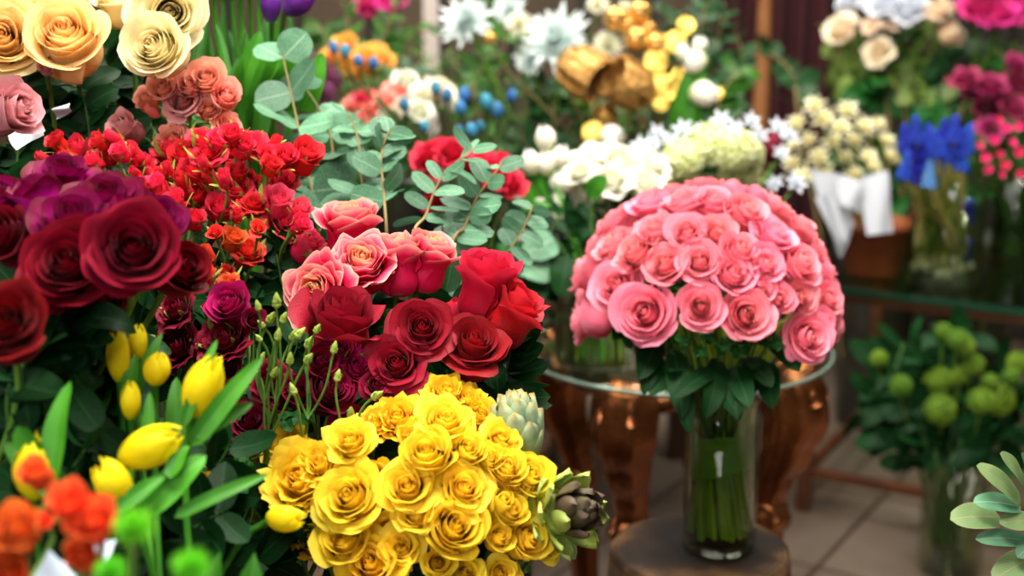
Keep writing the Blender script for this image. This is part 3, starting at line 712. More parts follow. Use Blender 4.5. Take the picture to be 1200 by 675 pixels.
# ---- burgundy spray roses and the spray of green buds
BG = [
 ('burgundy spray rose, flat open bloom under the magenta cluster', [(207,364,44,'flat','burg'),(208,408,50,'flat','burg')]),
 ('spray with a bright magenta-burgundy rose beside the green buds', [(272,361,40,'cup','bmag'),(297,376,22,'small','burg')]),
 ('spray of dark burgundy roses above the yellow tulips', [(262,400,58,'flat','burg'),(270,432,30,'small','burg'),(244,418,24,'small','burg')]),
 ('spray of burgundy roses in the gap left of the green buds', [(317,448,44,'flat','burg'),(291,497,48,'full','burg'),(328,470,26,'small','burg')]),
 ('spray of burgundy roses below the two-tone roses', [(383,459,48,'cup','burg'),(400,410,36,'spray','bmag'),(376,425,30,'small','burg')]),
 ('spray of purple-burgundy roses beside the round velvet rose', [(416,432,52,'flat','bmag'),(441,452,34,'spray','burg'),(350,462,32,'small','burg')]),
 ('single round burgundy bud resting on the yellow roses', [(413,501,42,'cup','burg')]),
]
for lab, L_ in BG:
    spray('spray_rose', lab, 'burgundy spray roses', [(P(a, b, 1.19 if m == 'burg' else 1.2), D((a - 300) / 300 + rng.uniform(-.3, .3), .5 + rng.uniform(-.3, .3), 1), PX(w, 1.19) * 1.12, k, m) for a, b, w, k, m in L_] , disk(B_BURG, .05), rng, leaves=4)
GB = [
 ('spray of green unopened rosebuds at the upper left of the bud cluster', [(302,358,13),(306,380,12),(318,372,13),(303,396,11)]),
 ('spray of green rosebuds with one pink tip', [(324,352,15),(333,372,14,'p'),(345,392,14),(326,392,12)]),
 ('spray of green rosebuds reaching towards the dark red rose', [(352,390,15),(363,401,16),(392,407,15),(372,385,12)]),
 ('spray of green rosebuds lowest in the cluster', [(306,420,15),(362,420,14),(340,420,13),(322,436,12),(300,432,12)]),
 ('two green rosebuds on arching stems above the burgundy bud', [(411,483,16),(343,456,13)]),
 ('green rosebuds among the stems left of the velvet rose', [(442,463,13),(396,440,12)]),
]
for lab, L_ in GB:
    bl = []
    for it in L_:
        a, b, w = it[:3]; ax = D((a - 330) / 90 + rng.uniform(-.8, .8), .9, .3 + rng.uniform(-.3, .4))
        bl.append((P(a, b, 1.15 + rng.uniform(-.02, .02)), ax, PX(w, 1.15) * rng.uniform(.7, .95), 'greenbud', 'red'))
    spray('spray_rose', lab, 'green rosebud sprays', bl, disk(B_BURG, .05), rng, leaves=2, lsize=.035, stem_r=.0011)

# ---- dark red and magenta roses, near left
K = [
 (82,304,92,'tea','darkred',(.1,.5,1),.99,'dark red rose at the lower left of the near cluster, magenta in its heart'),
 (88,258,84,'tea','magred',(.0,.8,.6),1.03,'dark red rose with magenta inner petals above the lowest left one'),
 (157,286,94,'tea','darkred',(.25,.4,1),.98,'largest dark red rose with a deep dark heart in the near cluster'),
 (46,222,54,'side','magred',(-.3,1,.2),1.06,'magenta rose seen from the side with a pale violet petal'),
 (74,200,66,'tea','magred',(.1,.95,.5),1.10,'bright violet-magenta rose topmost of the near cluster'),
 (126,231,76,'tea','magred',(.1,.85,.6),1.06,'bright magenta open rose in the upper middle of the near cluster'),
 (183,254,62,'cup','magred',(.4,.7,.6),1.07,'magenta and red rose at the upper right of the near cluster'),
 (212,306,56,'cup','darkred',(.7,.5,.8),1.05,'dark red rose at the lower right end of the near cluster'),
 (150,240,56,'cup','magred',(.2,.8,.6),1.10,'magenta rose wedged behind the largest dark red rose'),
 (4,228,60,'tea','magred',(-.2,.8,.6),1.08,'magenta rose at the left edge above two dark ones'),
 (6,268,62,'cup','darkred',(-.3,.4,.8),1.02,'dark red rose at the left edge beside a gap with a green stem'),
 (8,374,78,'tea','darkred',(.1,.6,1),.92,'dark red rose cut by the left edge beside a white card'),
 (118,338,60,'cup','darkred',(.1,-.25,1),1.04,'dark red rose hanging lowest under the near cluster'),
]
for (px, py, w, k, m, ax, d, lab) in K:
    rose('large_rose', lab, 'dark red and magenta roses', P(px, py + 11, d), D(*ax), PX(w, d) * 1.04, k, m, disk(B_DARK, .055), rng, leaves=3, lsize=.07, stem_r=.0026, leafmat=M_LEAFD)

# ---- yellow tulips
T = [
 (138,414,26,62,'tulip',(-.05,1,.1),.98,'tall yellow tulip standing upright with a pointed petal',[((148,478),(160,412),22),((80,600),(114,425),34)]),
 (161,400,22,44,'tulip',(.05,1,.0),1.0,'yellow tulip just behind the tall upright one',[((155,470),(192,385),18)]),
 (184,430,30,40,'tulip',(.15,1,.15),.98,'short yellow tulip right of the upright pair',[((206,545),(207,436),28)]),
 (153,467,22,46,'tulip',(.02,1,.1),.95,'slim yellow tulip bud below the upright pair',[((170,540),(176,455),18)]),
 (239,450,42,76,'tulip',(.4,.9,.15),.94,'yellow tulip leaning right between long green leaves',[((215,500),(257,392),17),((224,522),(313,412),28),((228,512),(300,470),22)]),
 (180,522,46,80,'tulip',(1,.45,.1),.90,'big yellow tulip lying almost level, opening to the right',[((168,602),(246,530),44),((205,606),(322,553),20),((200,560),(222,520),26)]),
 (130,563,40,60,'tulip',(-.55,.85,.2),.88,'plump yellow tulip bud tilted to the left',[((135,600),(196,556),24),((20,500),(82,580),30)]),
 (42,545,50,74,'tulip',(.05,1,.1),.88,'yellow tulip at the left with an orange rose in front',[((75,585),(2,515),44),((60,570),(84,440),36)]),
 (336,608,30,44,'tulip',(1,-.05,.1),.98,'lone yellow tulip bud lying level on the yellow roses',[]),
 (37,430,12,32,'tulip',(0,1,0),.98,'narrow yellow tulip bud below the rose at the left edge',[((80,505),(-4,468),34)]),
 (88,428,22,30,'tulip',(.1,.8,0),1.04,'yellow tulip half hidden under dark rose leaves',[((92,520),(134,440),30)]),
]
for (px, py, w, h, m, ax, d, lab, lv) in T:
    d += .04
    ft = disk(B_TUL, .05); r = root('tulip', ft, lab, 'tulip', 'yellow tulips'); ax = D(*ax)
    v = rng.randrange(3); me = lib('tulip_%d' % v, lambda mb: tulip_bloom(mb, v + 2, opn=.12 * v), PM['tulip'])
    H = PX(h, d) * 1.04; base = P(px, py, d) - ax * H * .5; W = PX(w, d) / .56
    F = frame(base - r.location, ax, rng.uniform(0, 6), W * 1.05, H); put(me, 'bloom', r, F)
    dz = base.z - ft.z; tube_part(r, bez(ft, ft + Vector((0, 0, dz * .5)), base - ax * .06 - Vector((0, 0, .03)), base + ax * .004, 12), PX(9, d) * .5, M_TLEAF)
    for (a, b, lw) in lv:
        o = blade_part(r, P(a[0], a[1], d - .01), P(b[0], b[1], d + .01), PX(lw, d) * .85, M_TLEAF, D(rng.uniform(-.5, .5), .5, 1), .35, (.3, .55), .35, .12, seed=rng.randrange(99))
    for q in range(2):
        a = rng.uniform(0, 6.28); s = ft + Vector((0, 0, .12)); tp = s + Vector((math.cos(a) * .05, math.sin(a) * .04, rng.uniform(.12, .2)))
        blade_part(r, s, tp, .035, M_TLEAF, D(rng.uniform(-.6, .6), .3, 1), .3, (.3, .55), .4, .1, seed=rng.randrange(99))

# ---- orange spray roses, green pompoms and wrapping at the near lower left
O = [
 ('blurred spray of orange roses beside the wrapping paper', [(84,592,40,'small'),(112,612,44,'cup'),(98,650,34,'small')]),
 ('blurred spray of orange roses at the lower left corner', [(22,620,44,'small'),(6,646,40,'small'),(14,674,34,'small'),(52,612,24,'tiny')]),
 ('orange rose standing in front of the yellow tulip at the left', [(43,556,32,'small')]),
]
for lab, L_ in O:
    spray('spray_rose', lab, 'orange spray roses', [(P(a, b, .74 if w > 33 else .80), D(rng.uniform(-.3, .3), .6, .8), PX(w, .75) * 1.1, k, 'orange') for a, b, w, k in L_], disk(B_OR, .04), rng, leaves=3, lsize=.04)
for (px, py, w, lab, d) in ((158, 622, 66, 'bright green pompom bloom beside the wrapped orange roses', .66), (225, 668, 62, 'bright green pompom bloom cut by the bottom edge', .66), (130, 672, 50, 'bright green pompom bloom lowest at the corner', .70)):
    ft = disk(B_OR + Vector((.12, 0, 0)), .04); r = root('pompom_flower', ft, lab, 'pompom flower', 'green pompom flowers'); p = P(px, py, d)
    put(lib('pompom', lambda mb: spiky_head(mb, 2, 9, .5, .06, 18, 1.7), PM['pom']), 'bloom', r, frame(p - r.location, D(0, .8, .6), 0, PX(w, d) * 1.1))
    tube_part(r, bez(ft, ft + Vector((0, 0, .15)), p - Vector((0, 0, .08)), p, 8), .0025, M_STEM)
M_PAPER = solid('white_paper', '#b4b8c0', .7, vary=.03, transl=.1); M_BPAPER = solid('pale_blue_paper', '#b9cbe0', .6, noise=1, c2='#ccd9ea', nscale=8, transl=.1)
def card(name, label, cat, corners, mat, group=None, wave=.004, n=8):
    c = [Vector(x) for x in corners]; cen = sum(c, Vector()) / 4; r = root(name, cen, label, cat, group); nm = (c[1] - c[0]).cross(c[3] - c[0]).normalized()
    mb = MB()
    for off in (0, .0006):
        G = np.zeros((n, n, 3))
        for i in range(n):
            for j in range(n):
                s, t = i / (n - 1), j / (n - 1)
                G[i, j] = (c[0] * (1-s) * (1-t) + c[1] * s * (1-t) + c[2] * s * t + c[3] * (1-s) * t) - cen + nm * (wave * math.sin(s * 5 + t * 3) + off)
        mb.grid(G)
    o = put(mb.mesh('sheet', mat), 'sheet', r)
    return r
def card1(name, label, cat, corners, mat, group=None, **k):
    r = card(name, label, cat, corners, mat, group, **k); o = r.children[0]; o.parent = None; o.location = r.location
    for q in r.keys(): o[q] = r[q]
    bpy.data.objects.remove(r); o.name = name; return o
card1('wrapping_paper', 'pale blue wrapping paper under the orange roses, left piece', 'paper', [P(40,690,.78), P(52,648,.80), P(82,655,.82), P(90,700,.8)], M_BPAPER, 'blue wrapping')
card1('wrapping_paper', 'pale blue wrapping paper under the orange roses, right piece', 'paper', [P(96,655,.80), P(112,640,.82), P(140,625,.84), P(120,668,.80)], M_BPAPER, 'blue wrapping')
card1('price_card', 'white paper card leaning behind the sideways dusty rose', 'card', [P(8,152,1.27), P(40,117,1.30), P(54,156,1.30), P(20,176,1.27)], M_PAPER, 'white cards')
card1('price_card', 'small white card tip between dark leaves at the upper left', 'card', [P(66,140,1.33), P(62,128,1.33), P(80,120,1.33), P(84,130,1.33)], M_PAPER, 'white cards')
card1('price_card', 'bluish white card tucked beside the dark rose at the left edge', 'card', [P(18,345,1.02), P(40,333,1.04), P(50,352,1.04), P(34,362,1.02)], M_BPAPER, 'white cards')

# ---- artichokes
for (px, py, w, h, d, ax, mat, opn, lab, tm) in ((607, 500, 62, 92, 1.17, (-.12, 1, .25), 'artg', .0, 'closed grey-green artichoke behind the yellow roses', 0), (668, 600, 84, 92, 1.13, (.75, .25, .75), 'artl', 1.05, 'open lime artichoke with a purple heart at the right edge of the yellow roses', 0)):
    ft = disk(B_YEL + Vector((.04, 0, 0)), .02); r = root('artichoke', ft, lab, 'artichoke', 'artichokes'); ax = D(*ax)
    mb = MB(); artichoke_head(mb, 3, 34 if opn else 32, opn=opn, W=.72 if opn else .68); q = norm(mb, 1.0)
    V_ = np.concatenate(mb.v); hh = V_[:, 2].max() - V_[:, 2].min()
    hd = put(mb.mesh('artichoke', PM[mat]), 'head', r); W_ = PX(w, d) * (1.2 if opn else 1.0); Hs = PX(h, d) / hh if not opn else W_ * .95
    base = P(px, py, d) - ax * Hs * hh * .45
    hd.matrix_local = frame(base - r.location, ax, 1.0, W_, Hs)
    tube_part(r, bez(ft, ft + Vector((0, 0, .2)), base - ax * .06, base + ax * .005, 10), .006, M_STEM, n=8)
    for a_, b_ in (((.03, .02), .05), ((-.03, .01), .06)):
        s = base - ax * .01; blade_part(r, s, s + Vector((a_[0], -.02, a_[1] - .05)), .025, M_EUCG, D(0, .3, 1))

# ---- eucalyptus
E = [
 ('silver-dollar eucalyptus branch with the largest leaves, left of centre', [(400,360),(372,250),(350,150),(328,50)], 1.46, 0.058, 0.064, 6, .1),
 ('eucalyptus branch with broad leaves behind the two-tone roses', [(420,330),(395,230),(385,150),(352,95)], 1.50, 0.042, 0.044, 5, .1),
 ('eucalyptus branch ending in a pointed leaf under the blurred carnations', [(440,310),(425,220),(420,165),(408,130)], 1.44, 0.029, 0.044, 5, .2),
 ('eucalyptus branch with pale silvery leaves in the centre', [(455,310),(450,230),(447,180),(458,150)], 1.42, 0.029, 0.041, 7, .2),
 ('eucalyptus branch with narrow pale leaves leaning right', [(480,320),(500,250),(520,205),(560,170)], 1.40, 0.017, 0.044, 7, .3),
 ('eucalyptus branch of oval leaves above the vivid red rose', [(520,320),(545,265),(560,230),(590,190)], 1.43, 0.026, 0.041, 6, .2),
 ('eucalyptus branch with leaves hanging right of the red roses', [(540,340),(590,300),(612,270),(625,240)], 1.50, 0.026, 0.039, 5, .2),
 ('eucalyptus branch behind the small red spray roses', [(380,370),(350,290),(345,230),(372,190)], 1.48, 0.039, 0.044, 6, .1),
 ('eucalyptus branch low between the two-tone and velvet roses', [(500,400),(520,350),(515,310),(540,270)], 1.42, 0.026, 0.044, 6, .2),
]
for lab, path, d, lw, ll, n, bd in E:
    branch('eucalyptus_branch', lab, 'eucalyptus in the middle', [P(a, b, d + (370 - b) * .0003) for a, b in path], disk(B_EUC, .04), lw, ll, n, M_EUC, rng, cat='eucalyptus', vkey='euc%d' % int(lw * 1000), shape=(.45, .5), bend=bd, taper=.25)

# ---- dark leafy filler between the bunches
FL = [
 ('dark leafy branch between the large peach rose and the cream roses', [(130,200),(135,120),(120,50)], 1.50), ('dark leafy branch under the large peach rose', [(60,220),(70,160),(60,100)], 1.46),
 ('dark leafy branch above the small crimson roses at the left', [(100,230),(105,160),(95,100)], 1.44), ('dark leafy branch behind the ragged cream rose', [(190,200),(175,140),(160,70)], 1.52),
 ('dark leafy branch at the left edge behind the dusty rose', [(10,260),(20,190),(30,90)], 1.40), ('dark leafy branch beneath the magenta cluster', [(110,440),(90,400),(60,370)], 1.08),
 ('dark leafy branch filling the gap above the yellow tulips', [(170,440),(150,390),(180,360)], 1.25), ('dark leafy branch left of the tulips', [(20,560),(30,480),(50,400)], 1.06),
 ('dark leafy branch under the small red roses', [(250,420),(240,350),(225,300)], 1.36), ('dark leafy branch right of the small red roses', [(340,400),(330,330),(320,280)], 1.34),
 ('dark leafy branch below the two-tone roses', [(440,480),(440,400),(430,350)], 1.32), ('dark leafy branch between velvet and yellow roses', [(500,540),(520,470),(530,420)], 1.27),
 ('dark leafy branch under the right red roses', [(570,500),(590,450),(600,400)], 1.30), ('dark leafy branch behind the green rosebuds', [(330,540),(330,470),(350,400)], 1.28),
 ('dark leafy branch between tulips and yellow roses', [(220,680),(230,600),(270,520)], 1.06), ('dark leafy branch under the tulip buds', [(100,680),(110,600),(100,520)], 1.0),
 ('dark leafy branch below the lone tulip bud', [(300,700),(310,650),(330,600)], 1.14), ('dark leafy branch in the heart of the yellow bunch', [(440,700),(430,600),(440,520)], 1.18),
 ('dark leafy branch at the right of the yellow bunch', [(560,720),(570,640),(560,570)], 1.18), ('dark leafy branch behind the top of the yellow bunch', [(500,600),(490,540),(440,500)], 1.22),
 ('dark leafy branch behind the closed artichoke', [(560,580),(580,520),(590,450)], 1.26), ('dark leafy branch at the bottom between golden roses', [(240,720),(250,660),(220,600)], 1.12),
 ('dark leafy branch at the lower left behind the orange roses', [(30,720),(40,650),(20,580)], .95), ('dark leafy branch behind the upright tulips', [(130,520),(110,460),(130,400)], 1.10),
 ('dark leafy branch behind the spray roses at the right', [(380,420),(390,340),(370,260)], 1.40), ('dark leafy branch behind the velvet roses', [(540,460),(545,390),(520,340)], 1.36),
 ('dark leafy branch in the shade below the red spray roses', [(200,440),(215,370),(280,330)], 1.33), ('dark leafy branch in front of the stems under the magenta cluster', [(60,470),(60,420),(100,370)], 1.0), ('dark leafy branch at the left edge above the tulip leaves', [(10,500),(30,450),(20,410)], .98), ('dark leafy branch between the largest dark rose and the tulips', [(150,450),(165,400),(200,345)], 1.24), ('dark leafy branch low among the tulip stems', [(60,640),(80,560),(120,500)], .98), ('dark leafy branch behind the lone low tulip bud', [(180,700),(200,640),(260,600)], 1.02),
 ('dark leafy branch filling the left edge below the magenta roses', [(-10,480),(0,410),(20,330)], 1.08),
]
for lab, path, d in FL:
    pts = [P(a, b, d) for a, b in path]; ft = pts[0] + Vector((0, .05, -.2))
    ft.z = max(.62 if ft.y > 1.22 or ft.y < .93 else .46, ft.z - .1)
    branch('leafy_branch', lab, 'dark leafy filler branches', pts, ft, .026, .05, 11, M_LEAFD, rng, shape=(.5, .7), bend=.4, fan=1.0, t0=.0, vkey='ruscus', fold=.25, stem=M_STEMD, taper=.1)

# ---- tall tulip greens and purple tulips, upper centre-left
for i in range(9):
    x = 236 + i * 11; ft = disk(B_TGR, .035); d = 1.62 + .04 * (i % 3); lab = ['bright green tulip stem with broad leaves, standing behind the salmon roses']
    r = root('tulip', ft, 'tall green tulip stem behind the salmon roses, flower above the photo edge', 'tulip', 'tall tulip stems')
    top = P(x, -45, d); tube_part(r, bez(ft, ft + Vector((0, 0, .3)), top - Vector((0, 0, .2)), top, 8), .003, M_TLEAF)
    v = i % 3; put(lib('tulip_%d' % v, lambda mb: tulip_bloom(mb, v + 2, opn=.12 * v), PM['tulip']), 'bloom', r, frame(top - r.location, (0, 0, 1), i, .05, .05), PM['tulipp'])
    for q in range(2):
        s = P(x + rng.uniform(-6, 6), 170 + rng.uniform(-10, 30), d); e = P(x + rng.uniform(-26, 26), rng.uniform(-10, 60), d + rng.uniform(-.03, .03))
        blade_part(r, s, e, rng.uniform(.012, .024), M_TLEAFD, D(rng.uniform(-1, 1), .2, .6), .3, (.3, .55), .4, .1, seed=i * 3 + q)
for (a, b, w, lab, ax) in ((317, 4, 24, 'purple tulip bud at the top edge, left of its neighbour', (0, 1, .2)), (350, 2, 30, 'purple tulip lying level at the top edge above the eucalyptus', (.8, .5, .2))):
    ft = disk(B_TGR, .03); r = root('tulip', ft, lab, 'tulip', 'purple tulips'); ax = D(*ax); p = P(a, b, 1.60)
    put(LIB['tulip_1'], 'bloom', r, frame(p - ax * .02 - r.location, ax, 0, PX(w, 1.6) / .56, .045), PM['tulipp'])
    tube_part(r, bez(ft, ft + Vector((0, 0, .3)), p - ax * .05 - Vector((0, 0, .1)), p - ax * .02, 10), .0028, M_TLEAF)
    for q in range(3): blade_part(r, P(a - 40 + q * 22, 130, 1.62), P(a - 10 + q * 20, 30 + 14 * q, 1.6), .028, M_TLEAF, D(.3, .3, 1), .4, (.3, .55), .3, .1, seed=q + 5)
# ================================================================== DOMED PINK BOUQUET
rng = random.Random(23)
M_GLASS = glass_mat('clear_glass', '#eef4ea'); M_GLASSG = glass_mat('green_glass', '#cfe0c4')
M_WATER = glass_mat('vase_water', '#eeeecb', .0, 1.1)
DC = P(826, 369, 1.68); DR = PX(142, 1.68)
zst = None
# log stool
c_st = PZ(823, 640, .0); 
def on_line(px, py, d): return P(px, py, d)
v_base = P(842, 640, 1.745); ZS = v_base.z
st_c = PZ(822, 642, ZS)
lg = root('log_stool', (st_c.x, st_c.y, 0), 'round log slice stool with rough bark under the pink bouquet vase', 'stool')
def bark_mat():
    m, nt, N, L = _mat('bark'); tc = N.new('ShaderNodeTexCoord'); mp = N.new('ShaderNodeMapping'); mp.inputs['Scale'].default_value = (30, 30, 6); L.new(tc.outputs['Object'], mp.inputs[0])
    nz = N.new('ShaderNodeTexNoise'); nz.inputs['Scale'].default_value = 1.; nz.inputs['Detail'].default_value = 8; L.new(mp.outputs[0], nz.inputs[0])
    r = ramp(nt, [(.3, '#2a1c12'), (.55, '#5a4028'), (.75, '#8a6a44')]); L.new(nz.outputs[0], r.inputs[0])
    pb = N.new('ShaderNodeBsdfPrincipled'); pb.inputs['Roughness'].default_value = .85; L.new(r.outputs[0], pb.inputs['Base Color'])
    bp = N.new('ShaderNodeBump'); bp.inputs['Distance'].default_value = .02; bp.inputs['Strength'].default_value = .9; L.new(nz.outputs[0], bp.inputs['Height']); L.new(bp.outputs[0], pb.inputs['Normal'])
    o = N.new('ShaderNodeOutputMaterial'); L.new(pb.outputs[0], o.inputs[0]); return m
def endgrain_mat():
    m, nt, N, L = _mat('endgrain'); tc = N.new('ShaderNodeTexCoord'); nz = N.new('ShaderNodeTexNoise'); nz.inputs['Scale'].default_value = 9.; nz.inputs['Detail'].default_value = 5; L.new(tc.outputs['Object'], nz.inputs[0])
    ln = N.new('ShaderNodeVectorMath'); ln.operation = 'LENGTH'; mp = N.new('ShaderNodeMapping'); mp.inputs['Scale'].default_value = (1, 1, 0); L.new(tc.outputs['Object'], mp.inputs[0]); L.new(mp.outputs[0], ln.inputs[0])
    a = N.new('ShaderNodeMath'); a.operation = 'MULTIPLY_ADD'; L.new(ln.outputs['Value'], a.inputs[0]); a.inputs[1].default_value = 900.; 
    b = N.new('ShaderNodeMath'); b.operation = 'MULTIPLY'; L.new(nz.outputs[0], b.inputs[0]); b.inputs[1].default_value = 9.; L.new(b.outputs[0], a.inputs[2])
    s = N.new('ShaderNodeMath'); s.operation = 'SINE'; L.new(a.outputs[0], s.inputs[0])
    ad = N.new('ShaderNodeMath'); ad.operation = 'MULTIPLY_ADD'; L.new(s.outputs[0], ad.inputs[0]); ad.inputs[1].default_value = .018; L.new(nz.outputs[0], ad.inputs[2])
    rd = N.new('ShaderNodeMath'); rd.operation = 'MULTIPLY_ADD'; L.new(ln.outputs['Value'], rd.inputs[0]); rd.inputs[1].default_value = 3.2; L.new(ad.outputs[0], rd.inputs[2])
    r = ramp(nt, [(.66, '#17100b'), (.80, '#2c1f15'), (.92, '#5c4226'), (1, '#7c5c34')]); L.new(rd.outputs[0], r.inputs[0])
    pb = N.new('ShaderNodeBsdfPrincipled'); pb.inputs['Roughness'].default_value = .7; pb.inputs['Specular IOR Level'].default_value = .2; L.new(r.outputs[0], pb.inputs['Base Color'])
    o = N.new('ShaderNodeOutputMaterial'); L.new(pb.outputs[0], o.inputs[0]); return m
M_BARK = bark_mat(); M_END = endgrain_mat()
RS = PX(106, 1.74)
mb = MB(); rs_ = np.random.RandomState(4)
prof = [(RS * (1 + .02 * math.sin(i * 1.3)), ZS - .012 - i * (ZS - .012) / 16) for i in range(17)]; mb.lathe(prof, 64, wob=.06, seed=4); put(mb.mesh('bark', M_BARK), 'bark', lg)
mb = MB(); mb.lathe([(.001, ZS), (RS * .5, ZS), (RS * .93, ZS), (RS * .985, ZS - .004), (RS * 1.0, ZS - .013)], 64, wob=.06, seed=4); put(mb.mesh('stool_top', M_END), 'top', lg)

# the vase with leaf lining and stems
VR = PX(43, 1.74); VB = Vector((v_base.x, v_base.y, ZS + .001)); vtop = VB.z + .19
va = root('glass_vase', VB, 'tall clear cylinder vase of the pink bouquet, leaf wrapped inside, standing on the log stool', 'vase')
mb = MB(); H = .19
mb.lathe([(.001, 0), (VR * .9, 0), (VR, .006), (VR, H), (VR - .0028, H), (VR - .003, .014), (.001, .012)], 48); put(mb.mesh('vase_glass', M_GLASS), 'glass', va)
mb = MB(); mb.lathe([(.001, .013), (VR - .0036, .015), (VR - .0036, .150), (.001, .150)], 48); put(mb.mesh('vase_water', M_WATER), 'water', va)
M_LINE = leaf_mat('lining_leaf', '#6a9c2c', '#7cb03c', '#7cac44', transl=.3)
mb = MB(); th = np.linspace(0, 2 * PI * 1.05, 60); zz = np.linspace(0, 1, 6)
G = np.zeros((60, 6, 3)); rad = VR - .006
for i, t in enumerate(th):
    lo = .098 + .012 * math.sin(t * 1.0 + 2.2); hi = .150 + .004 * math.sin(3 * t)
    for j, q in enumerate(zz): G[i, j] = ((rad - .0008 * i / 60) * math.cos(t), (rad - .0008 * i / 60) * math.sin(t), lo + (hi - lo) * q)
mb.grid(G); lin = put(mb.mesh('lining_leaf', M_LINE), 'broad_leaf_wrap', None); lin.location = VB
tag(lin, 'broad green leaf curled as a band inside the tall cylinder vase', 'leaf')

# rose positions: seen blooms first (photo pixels dropped onto the dome), the rest spaced over it
def dome_hit(px, py, R):
    o = CAM_LOC; v = (P(px, py, 1.0) - o).normalized(); oc = o - DC; b = v.dot(oc); c = oc.dot(oc) - R * R; q = b * b - c
    if q < 0:
        t = -b; p = o + v * t; return DC + (p - DC).normalized() * R
    return o + v * (-b - math.sqrt(q))
A = [(692,322,46),(726,337,54),(758,368,62),(821,360,48),(873,370,54),(943,395,56),(691,282,40),(726,268,44),(749,299,44),(782,312,44),(770,275,40),(806,277,40),(820,308,42),(857,324,46),(840,275,36),(864,297,42),
     (893,312,42),(932,312,46),(905,281,44),(936,349,36),(911,351,34),(967,352,38),(966,318,36),(765,245,42),(700,247,40),(735,240,38),(803,243,42),(836,243,40),(870,252,42),(903,247,40),(934,272,42),(955,294,36),(785,222,36),(822,218,36),(858,222,36),(893,228,36),(752,225,34),(922,243,34),(948,262,34),(892,341,30),(684,306,30),(975,335,30),(962,378,30),(716,258,30),(672,290,28)]
rows = {}
M_VSTEM = solid('rose_stem_olive', '#86aa2c', .5, noise=1, c2='#acc84c', nscale=20, vary=.2)
pts3 = []
for a in A:
    p = dome_hit(a[0], a[1], DR); pts3.append((p, a[2], a))
gold = []
for i in range(170):
    y = 1 - i / 170 * 1.12; q = math.sqrt(max(0, 1 - y * y)); t = i * 2.39996
    p = DC + Vector((math.cos(t) * q, math.sin(t) * q, y)) * DR
    front = (p - DC).normalized().dot((CAM_LOC - DC).normalized())
    if front > .1 and y < .42: continue
    if min((p - x[0]).length for x in pts3) > (.041 if front > 0 else .047): pts3.append((p, 40, None))
bands = [[], [], [], [], []]
for p, w, a in pts3:
    if a: bands[min(4, int((400 - a[1]) / 38))].append(a)
ordn = ['first', 'second', 'third', 'fourth', 'fifth', 'sixth', 'seventh', 'eighth', 'ninth', 'tenth', 'eleventh', 'twelfth', 'thirteenth', 'fourteenth']
bname = ['on the lower rim of the dome', 'in the band just above the dome rim', 'in the middle band of the dome', 'in the upper band of the dome', 'along the crown of the dome']
spec = {(943,395): 'lowest open pink rose, at the right end of the bouquet rim', (758,368): 'open pink rose with a stray side petal, low at the left of the bouquet', (873,370): 'large open pink rose right of centre on the bouquet rim',
        (821,360): 'round pink rose alone above dark leaves at the centre of the rim', (726,337): 'pale pink cupped rose low at the left of the bouquet', (692,322): 'deeper pink rose turned away at the left end of the bouquet'}
for b in bands: b.sort()
for p, w, a in pts3:
    nrm_ = (p - DC).normalized()
    if a:
        bi = next(i for i, b in enumerate(bands) if a in b); k = bands[bi].index(a)
        lab = spec.get((a[0], a[1])) or 'pink rose %s, %s from the left' % (bname[bi], ordn[k])
    else:
        lab = 'small pink rose pressed in between its neighbours around the back and sides of the dome'
    d = (p - CAM_LOC).dot(FW); dm = PX(w, d) * (1.02 if a and a[1] > 315 else 1.14)
    if a is None: dm = .047; p = p - nrm_ * .006
    ax = nrm_ + Vector(jit(.18))
    if a and a[1] > 330: ax = nrm_ + D(0, .15, .5)
    aa = math.atan2(nrm_.y, nrm_.x); rq = VR * rng.uniform(.35, .84)
    ft = VB + Vector((math.cos(aa + 1.0) * rq, math.sin(aa + 1.0) * rq, .018))
    ax.normalize(); me, h = rose_mesh('pinkr', rng.randrange(5), 'pink')
    r = root('pink_rose', ft, lab, 'rose', 'pink roses in the domed bouquet')
    base = p - ax * dm * h * .55
    put(me, 'bloom', r, frame(base - ft, ax, rng.uniform(0, 6), dm), PM['pink'])
    if a is None or a[1] > 300: put(calyx_mesh(1., 1), 'calyx', r, frame(base - ft, ax, 0, dm))
    neck = VB + Vector((math.cos(aa) * rq * .85, math.sin(aa) * rq * .85, .17)); e = base - ax * dm * .12
    pts = bez(ft, ft + (neck - ft) * .5, neck - (neck - ft) * .15, neck, 5)[:-1] + bez(neck, neck + Vector((0, 0, .03)), e - ax * .04, e, 6)
    tube_part(r, pts, .0025, M_VSTEM)
# sprigs of tiny-leaved greens between the lower roses, broad leaves hanging under the dome
SP = [((735,305),'above'),((705,345),'left'),((790,338),'x'),((800,322),'x'),((845,335),'x'),((905,372),'x'),((740,285),'x'),((715,300),'x'),((845,345),'x'),((905,395),'x'),((770,340),'x'),((790,395),'x'),((860,400),'x')] + [((800,402),'x'),((830,398),'x'),((850,408),'x'),((885,402),'x'),((778,402),'x'),((915,406),'x'),((820,416),'x'),((756,398),'x'),((870,414),'x')]
wh = ['above the left roses', 'behind the leftmost low rose', 'between the centre roses of the rim', 'under the middle band at the centre', 'above the large open rim rose', 'left of the lowest rose', 'high on the left side', 'beside the deeper pink rose', 'right of the round rim rose', 'below the right end of the rim', 'above the stray-petalled rose', 'under the left of the centre', 'under the large open rim rose', 'hanging below the rim left of centre', 'hanging below the rim at the centre', 'hanging below the rim, lower centre', 'hanging below the open rim rose', 'hanging at the left of the rim', 'hanging beside the lowest rose', 'hanging lowest at the centre', 'hanging under the stray-petalled rose', 'hanging lowest right of centre']
